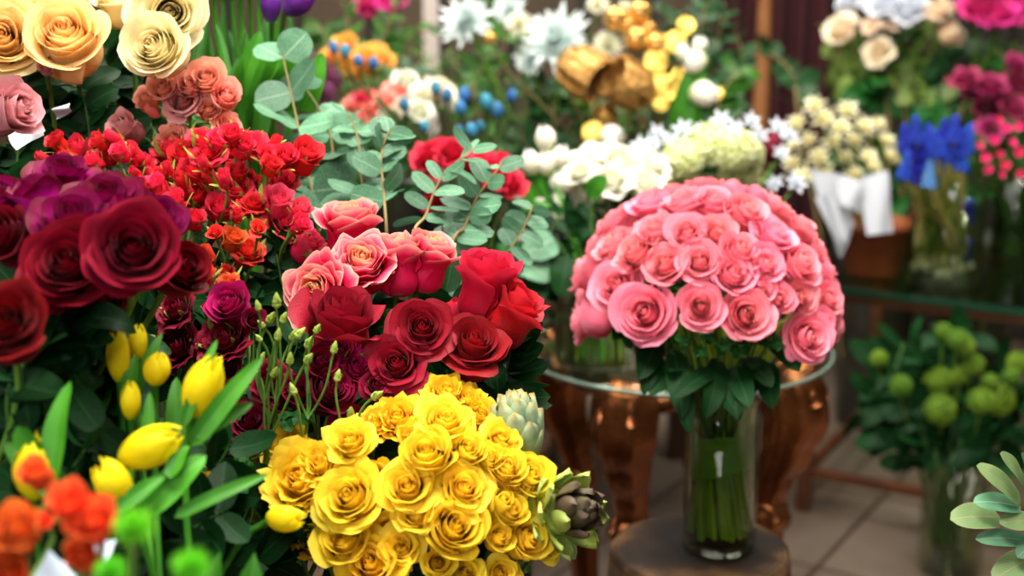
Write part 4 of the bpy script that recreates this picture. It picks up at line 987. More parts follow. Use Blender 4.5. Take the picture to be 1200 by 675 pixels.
for ((a, b), _), w_ in zip(SP, wh):
    e = dome_hit(a, b, DR * 1.02); s = DC + (e - DC) * .45 - Vector((0, 0, .06)); m_ = (s + e) / 2
    branch('boxwood_sprig', 'tiny-leaved dark green sprig ' + w_, 'green sprigs in the pink bouquet', [m_, e - (e - DC) * .08, e], VB + Vector((rng.uniform(-.01, .01), rng.uniform(-.01, .01), .1)), .007, .012, 12, M_LEAF, rng, shape=(.5, .5), t0=.2, vkey='box', stem_r=.0012, stem=M_STEMD)
UL = [((800,430),(770,470)),((820,430),(850,475)),((870,420),(900,450)),((905,400),(935,430)),((770,400),(745,430)),((880,440),(870,480)),((840,420),(815,465)),((925,420),(955,425)),((790,410),(800,455)),((860,430),(885,470)),((750,395),(770,440)),((900,425),(915,462)),((730,370),(740,400)),((700,345),(720,375))]
for i, ((a, b), (c, d_)) in enumerate(UL):
    s = dome_hit(a, b, DR * .75); e = s + (P(c + rng.uniform(-15, 15), d_ + rng.uniform(-15, 25), 1.64) - P(a, b, 1.68)) * rng.uniform(.8, 1.3); ft = VB + Vector((rng.uniform(-.01, .01), rng.uniform(-.01, .01), .12))
    r = root('leaf_sprig', ft, ('broad dark leaf sprig hanging under the dome, %s from the left' % ordn[sorted(range(14), key=lambda k: UL[k][1][0]).index(i)]), 'greenery', 'leaves hanging under the pink bouquet')
    tube_part(r, bez(ft, ft + Vector((0, 0, .07)), s + Vector((0, 0, .01)), s, 8), .0014, M_STEMD)
    blade_part(r, s, e, .028, M_LEAFD, D(rng.uniform(-.5, .5), .4, 1), .5, (.5, .6), .2, .1, seed=i)
    blade_part(r, s + (e - s) * .2, e + Vector((rng.uniform(-.04, .04), 0, rng.uniform(-.02, .03))), .022, M_LEAFD, D(rng.uniform(-.5, .5), .4, 1), .5, (.5, .6), .2, .1, seed=i + 20)

# ================================================================== ROUND GLASS TABLE WITH CARVED BRONZE LEGS
M_BRONZE = solid('bronze_gilt', '#6a3a1e', .26, .8, noise=1, c2='#9a5c36', nscale=14, bump=.25, bscale=60)
TC = P(790, 402, 2.15); TR = PX(182, 2.15); ZT = TC.z
gt = root('glass_table', (TC.x, TC.y, 0), 'round glass table on carved bronze legs behind the pink bouquet', 'table')
mb = MB(); mb.lathe([(.001, ZT - .012), (TR - .004, ZT - .012), (TR, ZT - .009), (TR, ZT - .003), (TR - .004, ZT), (.001, ZT)], 96); put(mb.mesh('table_glass', M_GLASS), 'glass_top', gt)
def cab_leg(ang):
    """cabriole leg, gadrooned urn knee, scroll foot; profile in (out, z)"""
    mb = MB(); ux, uy = math.cos(ang), math.sin(ang); z0 = ZT - .014
    ctl = [(.165, z0, .030), (.185, z0 - .03, .040), (.192, z0 - .07, .040), (.182, z0 - .12, .031), (.165, z0 - .17, .023), (.155, z0 - .21, .020), (.158, z0 - .235, .028), (.155, z0 - .255, .022), (.145, z0 - .32, .020), (.14, z0 - .42, .018), (.15, z0 - .52, .017), (.175, z0 - .60, .018), (.20, .050, .022), (.215, .022, .022)]
    pts = []; rad = []
    for i in range(len(ctl) - 1):
        for k in range(5):
            t = k / 5; a, b = ctl[i], ctl[i + 1]; s = t * t * (3 - 2 * t)
            o = a[0] + (b[0] - a[0]) * s; z = a[1] + (b[1] - a[1]) * t; pts.append(Vector((ux * o, uy * o, z))); rad.append((a[2] + (b[2] - a[2]) * s) * 1.18)
    pts.append(Vector((ux * ctl[-1][0], uy * ctl[-1][0], ctl[-1][1]))); rad.append(ctl[-1][2])
    n = 28; G0 = len(mb.v); mb.tube(pts, rad, n)
    # gadroon flutes around the leg
    V = mb.v[G0].reshape(len(pts), n, 3)
    for i, p in enumerate(pts):
        for j in range(n): V[i, j] = np.array(p) + (V[i, j] - np.array(p)) * (1 + .09 * math.cos(7 * 2 * PI * j / n))
    mb.v[G0] = V.reshape(-1, 3)
    for s in (-1, 1):   # acanthus scrolls at the knee and the foot
        for (oc, zc, rr, wd) in ((.20, z0 - .045, .026, .010), (.155, z0 - .232, .020, .008), (.225, .04, .024, .010)):
            sp = []
            for k in range(22):
                a = k / 21 * 2 * PI * 1.4; q = rr * (1 - k / 26)
                o = oc + q * math.cos(a); z = zc + q * math.sin(a); sp.append(Vector((ux * o - uy * s * .022, uy * o + ux * s * .022, z)))
            mb.tube(sp, [wd * (1 - .6 * k / 21) for k in range(22)], 8)
    return mb.mesh('cabriole_leg', M_BRONZE)
ac = math.atan2(P(722, 480, 2.0).y - TC.y, P(722, 480, 2.0).x - TC.x)
for k in range(4): put(cab_leg(math.radians(-118) + k * PI / 2 + .02), 'leg', gt)
mb = MB(); ring = [(math.cos(a) * (.17 + .010 * math.cos(4 * a)), math.sin(a) * (.17 + .010 * math.cos(4 * a)), ZT - .032 + .008 * math.cos(16 * a)) for a in np.linspace(0, 2 * PI, 97)]
mb.tube(ring, .013, 10, cap=False); put(mb.mesh('apron_ring', M_BRONZE), 'apron', gt)
M_EDGE = solid('polished_glass_edge', '#8fa89a', .15, .6)
mb = MB(); mb.tube([(math.cos(a) * TR, math.sin(a) * TR, ZT - .006) for a in np.linspace(0, 2 * PI, 97)], .003, 8, cap=False); put(mb.mesh('glass_edge', M_EDGE), 'polished_edge', gt)

def vase(label, pos, r, h, mat, name='glass_vase', prof=None, water=None, group=None, cat='vase'):
    o = root(name, pos, label, cat, group); mb = MB()
    if prof is None: prof = [(.92, 0), (1, .03), (1, 1)]
    out = [(r * a, h * b) for a, b in prof]; inn = [(r * a - .003, max(h * b, .008)) for a, b in prof][::-1]
    mb.lathe([(.001, 0)] + out + inn + [(.001, .008)], 40); put(mb.mesh('vase_wall', mat), 'body', o)
    if water:
        mb = MB(); m2 = [(r * a - .0042, max(h * b, .009)) for a, b in prof if b < water]
        last = [x for x in prof if x[1] >= water][0]
        mb.lathe([(.001, .009)] + m2 + [(m2[-1][0] if len(m2) else r, h * water), (.001, h * water)], 40); put(mb.mesh('vase_water', M_WATER), 'water', o)
    return o
gv = Vector((PZ(700, 425, ZT).x, PZ(700, 425, ZT).y, ZT + .001))
vase('wide clear glass vase of the white flowers on the round glass table', gv, PX(50, 2.12), .115, M_GLASS, water=.7)
gv2 = Vector((TC.x + .06, TC.y + .10, ZT + .001)); vase('glass vase of the pale green orchids hidden behind the pink dome', gv2, .06, .14, M_GLASS, water=.7)
# ================================================================== RECTANGULAR GLASS TABLE AT THE RIGHT
M_RWOOD = solid('red_brown_wood', '#4e2a16', .5, noise=1, c2='#66381f', nscale=9, bump=.1)
ZG = .55; Aa = PZ(968, 334, ZG); Bb = PZ(1215, 364, ZG); ex = (Bb - Aa).normalized(); ey = Vector((-ex.y, ex.x, 0)); LT = 1.15; WT = .62
org = Aa - ex * .02
rt = root('side_table', (org.x, org.y, 0), 'rectangular glass-topped wooden table at the right with vases on it', 'table')
RM = Matrix((ex, ey, Vector((0, 0, 1)))).transposed().to_4x4()
def rpart(nm, lo, hi, mat):
    mb = MB(); mb.box(lo, hi); o = put(mb.mesh(nm, mat, False), nm, rt); o.matrix_local = RM
    bv = o.modifiers.new('b', 'BEVEL'); bv.width = .003; bv.segments = 2
rpart('glass_top', (0, 0, ZG - .012), (LT, WT, ZG), M_GLASSG)
rpart('glass_edge', (0, -.003, ZG - .014), (LT, -.0002, ZG), solid('green_glass_edge', '#143c2a', .15, spec=.8)); rpart('apron', (.02, .02, ZG - .04), (LT - .02, .045, ZG - .013), M_RWOOD); rpart('apron', (.02, WT - .045, ZG - .04), (LT - .02, WT - .02, ZG - .013), M_RWOOD)
for x_, y_ in ((.0, .02), (.0, WT - .05), (LT - .05, .02), (LT - .05, WT - .05)): rpart('leg', (x_ - .03, y_, 0), (x_, y_ + .03, ZG - .013), M_RWOOD)
rpart('stretcher', (0, .025, .085), (LT - .08, .045, .108), M_RWOOD); rpart('stretcher', (-.025, .05, .085), (-.005, WT - .05, .108), M_RWOOD)
def on_rt(px, py): q = PZ(px, py, ZG); return Vector((q.x, q.y, ZG + .001))
# ================================================================== BENCH BEHIND
M_BENCH = solid('bench_wood', '#2e1c12', .55, noise=1, c2='#43291a', nscale=6, bump=.15)
bn = root('plant_bench', (-.35, 3.0, 0), 'dark wooden bench behind, crowded with buckets of blurred flowers', 'bench')
for nm, lo, hi in (('top', (-1.6, 2.62, .58), (.50, 3.5, .62)), ('apron', (-1.56, 2.64, .50), (.46, 2.66, .579)), ('leg', (-1.55, 2.66, 0), (-1.48, 2.73, .579)), ('leg', (.40, 2.66, 0), (.47, 2.73, .579)), ('leg', (-1.55, 3.4, 0), (-1.48, 3.47, .579)), ('leg', (.40, 3.4, 0), (.47, 3.47, .579)), ('leg', (-.30, 2.66, 0), (-.23, 2.73, .579)), ('shelf', (-1.47, 2.74, .14), (.10, 3.39, .16))):
    mb = MB(); mb.box(lo, hi); o = put(mb.mesh(nm, M_BENCH, False), nm, bn); o.location = -Vector(bn.location)
ZBN = .621
# ================================================================== BACKGROUND FLOWERS
rng = random.Random(31)
M_ZB = solid('bucket_grey_zinc', '#5c605c', .4, .8, noise=1, c2='#747872', nscale=12)
def foot_of(b, r=.04): return disk(b, r)
def stemmed(name, label, cat, group, p, ax, mesh, mat, sc, foot, scz=None, stem=M_STEM, sr=.002, part='bloom', leaves=0, lift=.5, leafmat=M_LEAF, lsz=.07):
    """flower head of any kind on its own stem"""
    r = root(name, foot, label, cat, group); ax = Vector(ax).normalized()
    put(mesh, part, r, frame(Vector(p) - r.location, ax, rng.uniform(0, 6), sc, scz), mat)
    dz = p.z - foot.z; pts = bez(foot, foot + Vector((0, 0, dz * lift)), p - ax * dz * .15 - Vector((0, 0, dz * .1)), Vector(p), 10)
    tube_part(r, pts, sr, stem)
    if leaves: add_leaves(r, pts, leaves, lsz, rng, leafmat, lo=.5, hi=.95)
    return r
SEEN = {}
def many(L_, d, labelf, group, name, kind, mat, B, cat='flower', dj=.06, leaves=1, axf=None, grow=1.1, sr=.002, lsz=.07, leafmat=None, wmul=1.0, cal=1.0):
    """a bunch of individual stems; positions from the photo, depths spread through the bunch"""
    cx = sum(t[0] for t in L_) / len(L_); cy = sum(t[1] for t in L_) / len(L_)
    for i, t in enumerate(L_):
        a, b, w = t[:3]; m = t[3] if len(t) > 3 else mat; dd = d + rng.uniform(-dj, dj)
        ax = axf(a, b) if axf else D((a - cx) / 80 + rng.uniform(-.2, .2), .7 + (cy - b) / 120, .8)
        rose(name, labelf(i, t), group, P(a, b, dd), ax, PX(w, dd) * grow, kind, m, foot_of(B), rng, leaves=leaves, lsize=lsz, leafmat=leafmat, stem_r=sr, cat=cat, cal=cal)
def order_label(L_, fmt, words=None):
    """label by place inside the bunch: counted from the left"""
    idx = sorted(range(len(L_)), key=lambda k: (L_[k][0], L_[k][1])); pos = {k: n for n, k in enumerate(idx)}
    return lambda i, t: fmt % ordn_more[pos[i]]
ordn_more = ordn + ['fifteenth', 'sixteenth', 'seventeenth', 'eighteenth', 'nineteenth', 'twentieth', 'twenty-first', 'twenty-second', 'twenty-third', 'twenty-fourth', 'twenty-fifth', 'twenty-sixth']
def bpos(px, d, z=ZBN): q = P(px, 200, d); return Vector((q.x, max(q.y, 2.74), z))
bk = {}
for key, px, d, lab in (('orange', 415, 3.0, 'apricot ranunculus'), ('allium', 368, 2.75, 'plum alliums'), ('carn', 470, 2.8, 'pink and white carnations'), ('thistle', 540, 2.75, 'blue thistles'), ('fern', 515, 3.15, 'ferns'),
                       ('silver', 640, 2.95, 'silver rosette flowers'), ('gold', 735, 2.85, 'gilded pods'), ('greens', 830, 3.15, 'dark foliage'), ('mag', 445, 3.35, 'magenta blooms')):
    bk[key] = bpos(px, d); bucket(bk[key], .075, .22, M_ZB, 'grey zinc bucket of the %s on the rear bench' % lab, group='buckets on the rear bench')
L_ = [(390,62,26),(405,76,28),(427,66,28),(440,60,24),(414,86,26),(402,50,26),(432,82,24),(450,68,22),(388,78,22)]
many(L_, 3.0, order_label(L_, 'blurred apricot ranunculus behind the plum alliums, %s from the left'), 'apricot ranunculus', 'ranunculus', 'flat', 'orangeyel', bk['orange'], 'ranunculus', cal=0)
L_ = [(432,4,34),(456,0,34),(444,14,28)]
many(L_, 3.3, order_label(L_, 'blurred magenta bloom at the top edge left of the white post, %s from the left'), 'magenta blooms at the top', 'peony', 'flat', 'magenta', bk['mag'], cal=0)
L_ = [(430,125,28,'salmon'),(450,117,26,'salmon'),(465,106,28,'salmon'),(475,92,26,'white'),(440,138,24,'salmon'),(458,136,26,'white'),(500,112,34,'white'),(517,104,30,'blush'),(478,122,26,'blush'),(425,112,22,'pinkred'),(492,130,28,'white'),(528,118,26,'white'),(412,120,22,'salmon'),(447,150,24,'blush')]
many(L_, 2.55, order_label(L_, 'blurred pink or white carnation left of the thistles, %s from the left'), 'carnations', 'carnation', 'flat', 'salmon', bk['carn'], 'carnation', cal=0)
L_ = [(505,183,44),(530,178,40),(577,203,44),(598,215,36),(552,192,40),(520,196,34),(590,196,34),(510,236,30)]
q_ = Vector((P(560, 200, 1.95).x, 1.93, 0)); 
ps = root('plant_stool', (q_.x, q_.y, 0), 'small dark wooden stool that holds the red carnations', 'stool'); mb = MB(); mb.lathe([(.001, .57), (.10, .57), (.105, .575), (.105, .595), (.10, .60), (.001, .60)], 32); put(mb.mesh('stool_seat', M_BENCH), 'seat', ps)
for k in range(3):
    mb = MB(); a = k * 2.094 + .5; mb.tube([(math.cos(a) * .10, math.sin(a) * .10, .002), (math.cos(a) * .06, math.sin(a) * .06, .57)], .012, 8); put(mb.mesh('stool_leg', M_BENCH), 'leg', ps)
q_.z = .601; bucket(q_, .06, .20, M_ZB, 'grey bucket of red carnations between eucalyptus and glass table')
many(L_, 1.95, order_label(L_, 'red carnation behind the eucalyptus, %s from the left'), 'red carnations', 'carnation', 'flat', 'velvetp', q_, 'carnation', dj=.04, cal=0)
# alliums
M_AL = lib('allium_head', lambda mb: ball_buds(mb, 1, 130, .5, .075), PM['allium'])
L_ = [(354,84,26),(372,79,28),(388,92,26),(345,95,22),(368,98,26),(380,108,24)]
lf_ = order_label(L_, 'plum allium ball behind the eucalyptus, %s from the left')
for i, (a, b, w) in enumerate(L_): d = 2.5 + rng.uniform(-.05, .05); stemmed('allium', lf_(i, 0), 'allium', 'plum alliums', P(a, b, d), D(0, 1, .2), M_AL, None, PX(w, d), foot_of(bk['allium']))
# thistles
M_TH = lib('thistle_head', lambda mb: (mb.lathe([(.001, -.3), (.22, -.2), (.3, .1), (.22, .4), (.001, .55)], 12), spiky_head(mb, 2, 5, .5, .05, 13, 1.5), spiky_head(mb, 5, 1, .8, .05, 11, .2)), PM['thistle'])
L_ = [(511,106,15),(524,114,15),(543,115,17),(570,122,17),(583,132,17),(540,129,15),(474,125,15),(538,156,13),(553,155,15),(498,150,12),(563,150,12),(600,115,14),(391,58,13),(404,62,14),(437,76,13),(420,73,12)]
lf_ = order_label(L_, 'spiky blue thistle on a pale stem, %s from the left')
for i, (a, b, w) in enumerate(L_): d = 2.35 + rng.uniform(-.08, .08); stemmed('thistle', lf_(i, 0), 'thistle', 'blue thistles', P(a, b, d), D(rng.uniform(-.2, .2), 1, .3), M_TH, None, PX(w, d) * 1.5, foot_of(bk['thistle'], .05), stem=M_EUCG, sr=.0028, lift=.8)
# ferns and pine
M_FERN = leaf_mat('fern_green', '#1e4a14', '#3c6c1e', '#6a9440', vary=.35); M_FERND = leaf_mat('fern_dark', '#163a1c', '#285228', '#3c6a34', vary=.3)
FR = [((515,140),(490,95),(440,75)),((520,140),(520,90),(480,55)),((540,140),(545,95),(520,60)),((560,140),(575,100),(590,65)),((560,150),(590,115),(625,105)),((540,150),(560,110),(600,92)),((500,140),(470,100),(430,95)),((560,160),(600,140),(630,130)),
      ((800,110),(815,60),(800,10)),((820,110),(840,50),(850,5)),((810,120),(780,70),(785,20)),((840,120),(870,80),(860,30)),((810,140),(835,125),(870,120)),((830,100),(820,40),(830,0)),((790,90),(800,40),(770,10)),
      ((420,110),(410,40),(400,-10)),((440,110),(450,40),(470,-5)),((395,110),(380,40),(360,30)),((590,60),(580,20),(585,-10)),((450,90),(470,50),(505,30))]
for i, path in enumerate(FR):
    g = i >= 8; B_ = bk['greens'] if 8 <= i < 15 else bk['fern']; d = 2.9 if i < 8 else 3.1
    branch('fern_frond' , ('feathery green frond %s from the left in the blurred centre' % ordn[i]) if i < 8 else (('dark green frond %s from the left beside the gilded pods' % ordn[i - 8]) if i < 15 else ('olive green frond %s from the left at the top, behind everything' % ordn[i - 15])), 'fern fronds',
           [P(a, b, d) for a, b in path], foot_of(B_), .010 if i < 8 else .03, .05 if i < 8 else .07, 16 if i < 8 else 9, M_FERN if (i < 8 or i >= 15) else M_FERND, rng, shape=(.4, .8), t0=.05, vkey='fern' if i < 8 else ('fernd' if i < 15 else 'fernb'), taper=.5)
# silver rosettes
M_SIL = lib('silver_head', lambda mb: spiky_head(mb, 1, 5, .5, .10, 13, 1.0), PM['silver'])
L_ = [(652,50,112,'silver rosette flower with long pointed leaves, larger one by the gilded pods'),(548,26,86,'silver rosette flower cut by the top edge, beside the white post'),(598,14,54,'small silver rosette at the top between the two big ones'),(622,72,52,'small silver rosette tucked below the large one')]
for a, b, w, lab in L_: stemmed('succulent_flower', lab, 'silver flower', 'silver rosettes', P(a, b, 2.75), D(-.3, .35, 1), M_SIL, None, PX(w, 2.75), foot_of(bk['silver']), sr=.004)
M_MUM = lib('mum_head', lambda mb: spiky_head(mb, 7, 8, .5, .08, 16, 1.5), PM['white'])
L_ = [(712,54,50,'white spider chrysanthemum between silver rosette and gilded baubles'),(608,30,44,'cream white chrysanthemum above the large silver rosette'),(700,6,36,'white chrysanthemum at the top edge above the baubles'),(733,10,26,'small white chrysanthemum at the top edge')]
for a, b, w, lab in L_: stemmed('chrysanthemum', lab, 'chrysanthemum', 'white chrysanthemums', P(a, b, 2.68), D(0, .3, 1), M_MUM, None, PX(w, 2.68), foot_of(bk['silver']))
# gilded pods, baubles, leaves
M_GOLD = solid('gilt_rough', '#8c5f2a', .42, .75, noise=1, c2='#e4b468', nscale=9, bump=1., bscale=9); M_GOLDS = solid('gilt_smooth', '#d9a24e', .25, .8, noise=1, c2='#efc27a', nscale=3); M_GOLDL = solid('gilt_leaf', '#b8923a', .4, .6, noise=1, c2='#d8b452', nscale=3)
def pod(mb):
    mb.lathe([(.001, 0), (.28, .02), (.42, .2), (.5, .5), (.5, .8), (.46, .98), (.42, .96), (.44, .75), (.35, .3), (.001, .15)], 28, wob=.05)
    for k in range(10):
        a = k * 2 * PI / 10; mb.tube([(math.cos(a) * r_, math.sin(a) * r_, z_) for r_, z_ in ((.29, .03), (.43, .2), (.51, .5), (.51, .8), (.47, .98))], .03, 6)
M_POD = lib('gilt_pod', pod, M_GOLD)
for a, b, w, ax, lab in ((683,84,58,(.75,-.55,.45),'rough gilded pod, left of the pair below the white chrysanthemum'),(738,100,56,(-.8,.35,.5),'rough gilded pod, right of the pair, lying on its side')):
    p = P(a, b, 2.62); x = D(*ax); stemmed('gilded_pod', lab, 'dried pod', 'gilded pods', p - x * PX(w, 2.62) * .5, x, M_POD, None, PX(w, 2.62), foot_of(bk['gold']), stem=M_WOODSTEM, sr=.003, part='pod')
M_BAU = lib('gilt_bauble', lambda mb: (mb.lathe([(.001, -.5)] + [(.5 * math.cos(t), .5 * math.sin(t)) for t in np.linspace(-1.4, 1.4, 14)] + [(.001, .5)], 24), mb.lathe([(.001, .42), (.13, .46), (.12, .56), (.001, .58)], 12)), M_GOLDS)
L_ = [(722,22,30),(746,46,32),(770,52,30),(750,14,28),(709,135,30),(735,30,22),(760,34,20),(574,45,16)]
lf_ = order_label(L_, 'shiny golden bauble on a wire near the gilded pods, %s from the left')
for i, (a, b, w) in enumerate(L_): stemmed('golden_bauble', lf_(i, 0), 'bauble', 'golden baubles', P(a, b, 2.66), D(0, .3, 1), M_BAU, None, PX(w, 2.66), foot_of(bk['gold']), stem=M_WOODSTEM, part='ball')
M_GL = lib('gilt_leaf', lambda mb: blade(mb, 1., .8, (.45, .45), .2, .1, .1, nu=7, nv=10), M_GOLDL)
L_ = [(793,50,32),(773,72,34),(776,98,36),(793,92,34),(810,142,34),(696,157,32),(790,112,28),(800,30,26),(775,120,26),(840,110,18)]
lf_ = order_label(L_, 'round golden leaf, %s from the left among the gilded pods')
for i, (a, b, w) in enumerate(L_):
    f_ = foot_of(bk['gold']); r = root('golden_leaf', f_, lf_(i, 0), 'leaf', 'golden leaves'); p = P(a, b + w * .4, 2.64)
    put(M_GL, 'leaf', r, dirmat(p - r.location, D(rng.uniform(-.4, .4), 1, 0), PX(w, 2.64), 0, D(rng.uniform(-.3, .3), .2, 1))); tube_part(r, bez(f_, f_ + Vector((0, 0, .2)), p - Vector((0, 0, .1)), p, 8), .0018, M_WOODSTEM)
# cream egg-shaped tulips beside the gold
M_TW = lib('tulip_w', lambda mb: tulip_bloom(mb, 5, opn=.05), PM['tulipw'])
def tul(L_, d, lf_, group, B, mat=None, name='tulip'):
    for i, t in enumerate(L_):
        a, b, w, h = t[:4]; ax = D(*t[4]) if len(t) > 4 else D(rng.uniform(-.2, .2), 1, .3); f_ = foot_of(B); p = P(a, b, d); H_ = PX(h, d)
        r = root(name, f_, lf_(i, t), 'tulip', group); bs = p - ax * H_ * .5
        put(M_TW, 'bloom', r, frame(bs - r.location, ax, i, PX(w, d) / .56, H_), mat); tube_part(r, bez(f_, f_ + Vector((0, 0, (p.z - f_.z) * .6)), bs - ax * .05, bs, 8), .003, M_TLEAF)
        blade_part(r, bs - Vector((.01, 0, .14)), bs + Vector((rng.uniform(-.05, .05), 0, -.01)), .03, M_TLEAF, D(rng.uniform(-.6, .6), .3, 1), .4, (.3, .55), .3, seed=i)
L_ = [(813,72,26,30,(-1,-.2,.2)),(826,110,30,34,(.9,-.1,.3)),(820,52,18,20),(717,160,28,30,(1,.3,.3)),(800,60,16,20)]
tul(L_, 2.6, order_label(L_, 'pale cream tulip among the golden leaves, %s from the left'), 'cream tulips', bk['gold'])
L_ = [(639,161,24,30),(622,189,26,30,(-.3,.9,.3)),(640,190,22,30),(657,183,22,28,(.2,1,.3)),(606,225,14,24,(-.2,1,.2)),(660,212,28,26),(604,226,14,20)]
L_ = L_[:6]
tul(L_, 2.1, order_label(L_, 'white tulip left of the white lisianthus, %s from the left'), 'white tulips', gv)
# white lisianthus on the round table
L_ = [(697,190,46),(727,190,46),(745,212,52),(697,216,36),(757,216,40),(680,202,30),(662,243,40),(766,192,34),(716,212,44),(663,212,30),(640,265,62),(684,232,34),(720,232,40)]
many(L_, 2.08, order_label(L_, 'white lisianthus standing on the round glass table, %s from the left'), 'white lisianthus', 'lisianthus', 'spray', 'white', gv, 'lisianthus', dj=.05, cal=0, grow=1.15)
M_HYD = lib('hydrangea_head', lambda mb: floret_cluster(mb, 3, 90, .42, .32, 4, pw=1.0, lift=.1), PM['lime'])
L_ = [(800,186,44),(832,170,48),(862,176,46),(872,198,38),(848,196,40),(818,204,36),(788,202,36),(880,180,30)]
lf_ = order_label(L_, 'pale lime hydrangea behind the crown of the pink bouquet, %s from the left')
for i, (a, b, w) in enumerate(L_): d = 2.22 + rng.uniform(-.05, .05); stemmed('hydrangea', lf_(i, 0), 'hydrangea', 'lime hydrangeas', P(a, b, d), D(0, .6, .8), M_HYD, None, PX(w, d) * 1.15, foot_of(gv2, .03), leaves=1, lsz=.09)
M_STAR = lib('star_head', lambda mb: (spiky_head(mb, 3, 2, .5, .17, 6, .6), spiky_head(mb, 4, 1, .25, .12, 5, 1.2)), PM['bluewhite'])
L_ = [(750,172,28),(770,156,26),(800,152,28),(765,168,24),(845,141,28),(880,142,26),(890,160,28),(912,150,28),(700,175,20),(785,165,24),(820,152,22),(862,150,24),(925,160,26),(933,215,30),(908,215,24),(915,180,24)]
lf_ = order_label(L_, 'bluish white star blossom above the pink bouquet, %s from the left')
for i, (a, b, w) in enumerate(L_): d = 2.3 + rng.uniform(-.04, .04); stemmed('star_flower', lf_(i, 0), 'flower', 'bluish white star blossoms', P(a, b, d), D(rng.uniform(-.5, .5), .5, .9), M_STAR, None, PX(w, d) * 1.3, foot_of(gv2, .03), sr=.0014)
stemmed('lily_bud', 'dark maroon lily bud between the white blossoms', 'bud', None, P(903, 190, 2.3), D(0, 1, .1), M_TW, PM['burg'], PX(24, 2.3) / .56, foot_of(gv2, .03), scz=PX(36, 2.3), part='bud')
for (a, b, c, d_, w, lab) in ((600,300,650,330,.05,'pale teal leaf hanging below the white flowers, right of the red roses'),(640,330,600,360,.04,'dark glossy leaf above the glass table edge'),(665,300,655,350,.045,'dark glossy leaf left of the pink bouquet'),(690,230,712,205,.03,'bright green leaf among the white lisianthus'),(612,245,648,240,.014,'bright green blade pointing left from the white flowers'),(650,280,612,300,.05,'pale silvery leaf beside the white hydrangea')):
    f_ = foot_of(gv, .03); r = root('leaf_sprig', f_, lab, 'leaf', 'leaves in the white arrangement'); s = P(a, b, 2.0); tube_part(r, bez(f_, f_ + Vector((0, 0, .1)), s, s, 8), .002, M_STEMD)
    blade_part(r, s, P(c, d_, 1.98), w, M_EUC if 'pale' in lab else (M_TLEAF if 'bright' in lab else M_LEAFD), D(.2, .5, 1), .4, (.45, .6), .15, .1)
for i, (a, b, c, d_) in enumerate(((640,270,600,330),(650,290,680,350),(630,300,640,370),(690,260,700,340),(620,250,590,290),(720,280,740,340),(660,250,625,320))):
    f_ = foot_of(gv, .03); branch('leafy_branch', 'dark leafy sprig drooping over the wide glass vase, %s from the left' % ordn[i], 'sprigs over the glass vase', [P(680, 330, 2.1), P(a, b, 2.05), P(c, d_, 2.0)], f_, .026, .05, 7, M_LEAFD, rng, shape=(.5, .7), bend=.4, t0=.3, vkey='ruscus', fold=.25, stem=M_STEMD)

# ---- things on the right-hand table
M_TERRA = solid('terracotta', '#6e3214', .6, noise=1, c2='#8a4820', nscale=8)
pp = on_rt(1022, 322); pr = PX(44, 2.95); vase('brown glazed pot of the cream star flowers on the right glass table', pp, pr, .125, M_TERRA, name='flower_pot', cat='pot', prof=[(.72, 0), (.8, .1), (1.0, .85), (1.06, .88), (1.06, 1)])
M_ORN = lib('cream_star', lambda mb: (spiky_head(mb, 3, 4, .5, .12, 6, 1.2),), PM['star'])
L_ = [(955,125,30),(966,141,32),(935,145,28),(992,130,30),(985,151,30),(1012,150,32),(1000,166,28),(1036,166,30),(1042,184,28),(1016,186,30),(976,167,30),(960,185,30),(930,192,28),(942,207,30),(966,203,30),(1002,206,28),(1022,196,24),(990,186,26),(948,165,24),(1028,146,24),(930,170,24),(1030,210,22),(985,215,24)]
lf_ = order_label(L_, 'cream pointed star flower in the brown pot, %s from the left')
for i, (a, b, w) in enumerate(L_): d = 2.92 + rng.uniform(-.07, .05); stemmed('cream_lily', lf_(i, 0), 'flower', 'cream star flowers', P(a, b, d), D((a - 985) / 70, .6, .7), M_ORN, None, PX(w, d) * 1.35, foot_of(pp + Vector((0, 0, .01)), .025), sr=.0018)
for i, cs in enumerate(([(948,198),(985,205),(1002,262),(985,302)], [(1008,208),(1040,200),(1048,272),(1016,276)], [(955,232),(972,226),(996,262),(985,290)], [(975,200),(1012,215),(1010,250),(985,240)])):
    card1('paper_ribbon', ['long white paper ribbon hanging over the brown pot, left piece', 'white paper ribbon hanging over the brown pot, right piece', 'narrow white ribbon end at the left of the pot', 'white ribbon fold tied above the brown pot'][i], 'ribbon', [P(a, b, 2.84 - .01 * i) for a, b in cs], M_PAPER, 'white ribbons', wave=.008)
# muscari vase
mp_ = on_rt(1104, 330); mr = PX(47, 2.9); vase('clear glass vase packed with blue grape hyacinths and their white bulbs', mp_, mr, .235, M_GLASS)
M_CONE = lib('muscari_head', lambda mb: [(lambda k, z, a: (mb.lathe([(.001, -.12), (.08, -.08), (.11, .02), (.06, .09), (.001, .1)], 6), mb.xf(frame((math.cos(a) * .20 * (1 - z * .75), math.sin(a) * .20 * (1 - z * .75), z), (math.cos(a), math.sin(a), -.3), 0, 1 - z * .4), k)))(len(mb.v), i / 46.0, i * 2.4) for i in range(46)], PM['blue'])
M_BULB = solid('bulb_white', '#d8d2b4', .5, noise=1, c2='#efe9d0', nscale=5); M_MST = solid('muscari_stem', '#c0c050', .5, noise=1, c2='#e0dc98', nscale=20, transl=.2, vary=.2)
M_BB = lib('bulb', lambda mb: mb.lathe([(.001, -.5), (.3, -.45), (.5, -.15), (.42, .15), (.15, .5), (.08, .8), (.001, .82)], 14), M_BULB)
L_ = [(1062,160),(1076,150),(1090,160),(1105,154),(1119,150),(1068,180),(1086,184),(1100,178),(1060,192),(1125,165),(1090,202),(1112,172),(1078,168),(1098,166),(1073,197),(1105,196),(1128,182),(1134,160)]
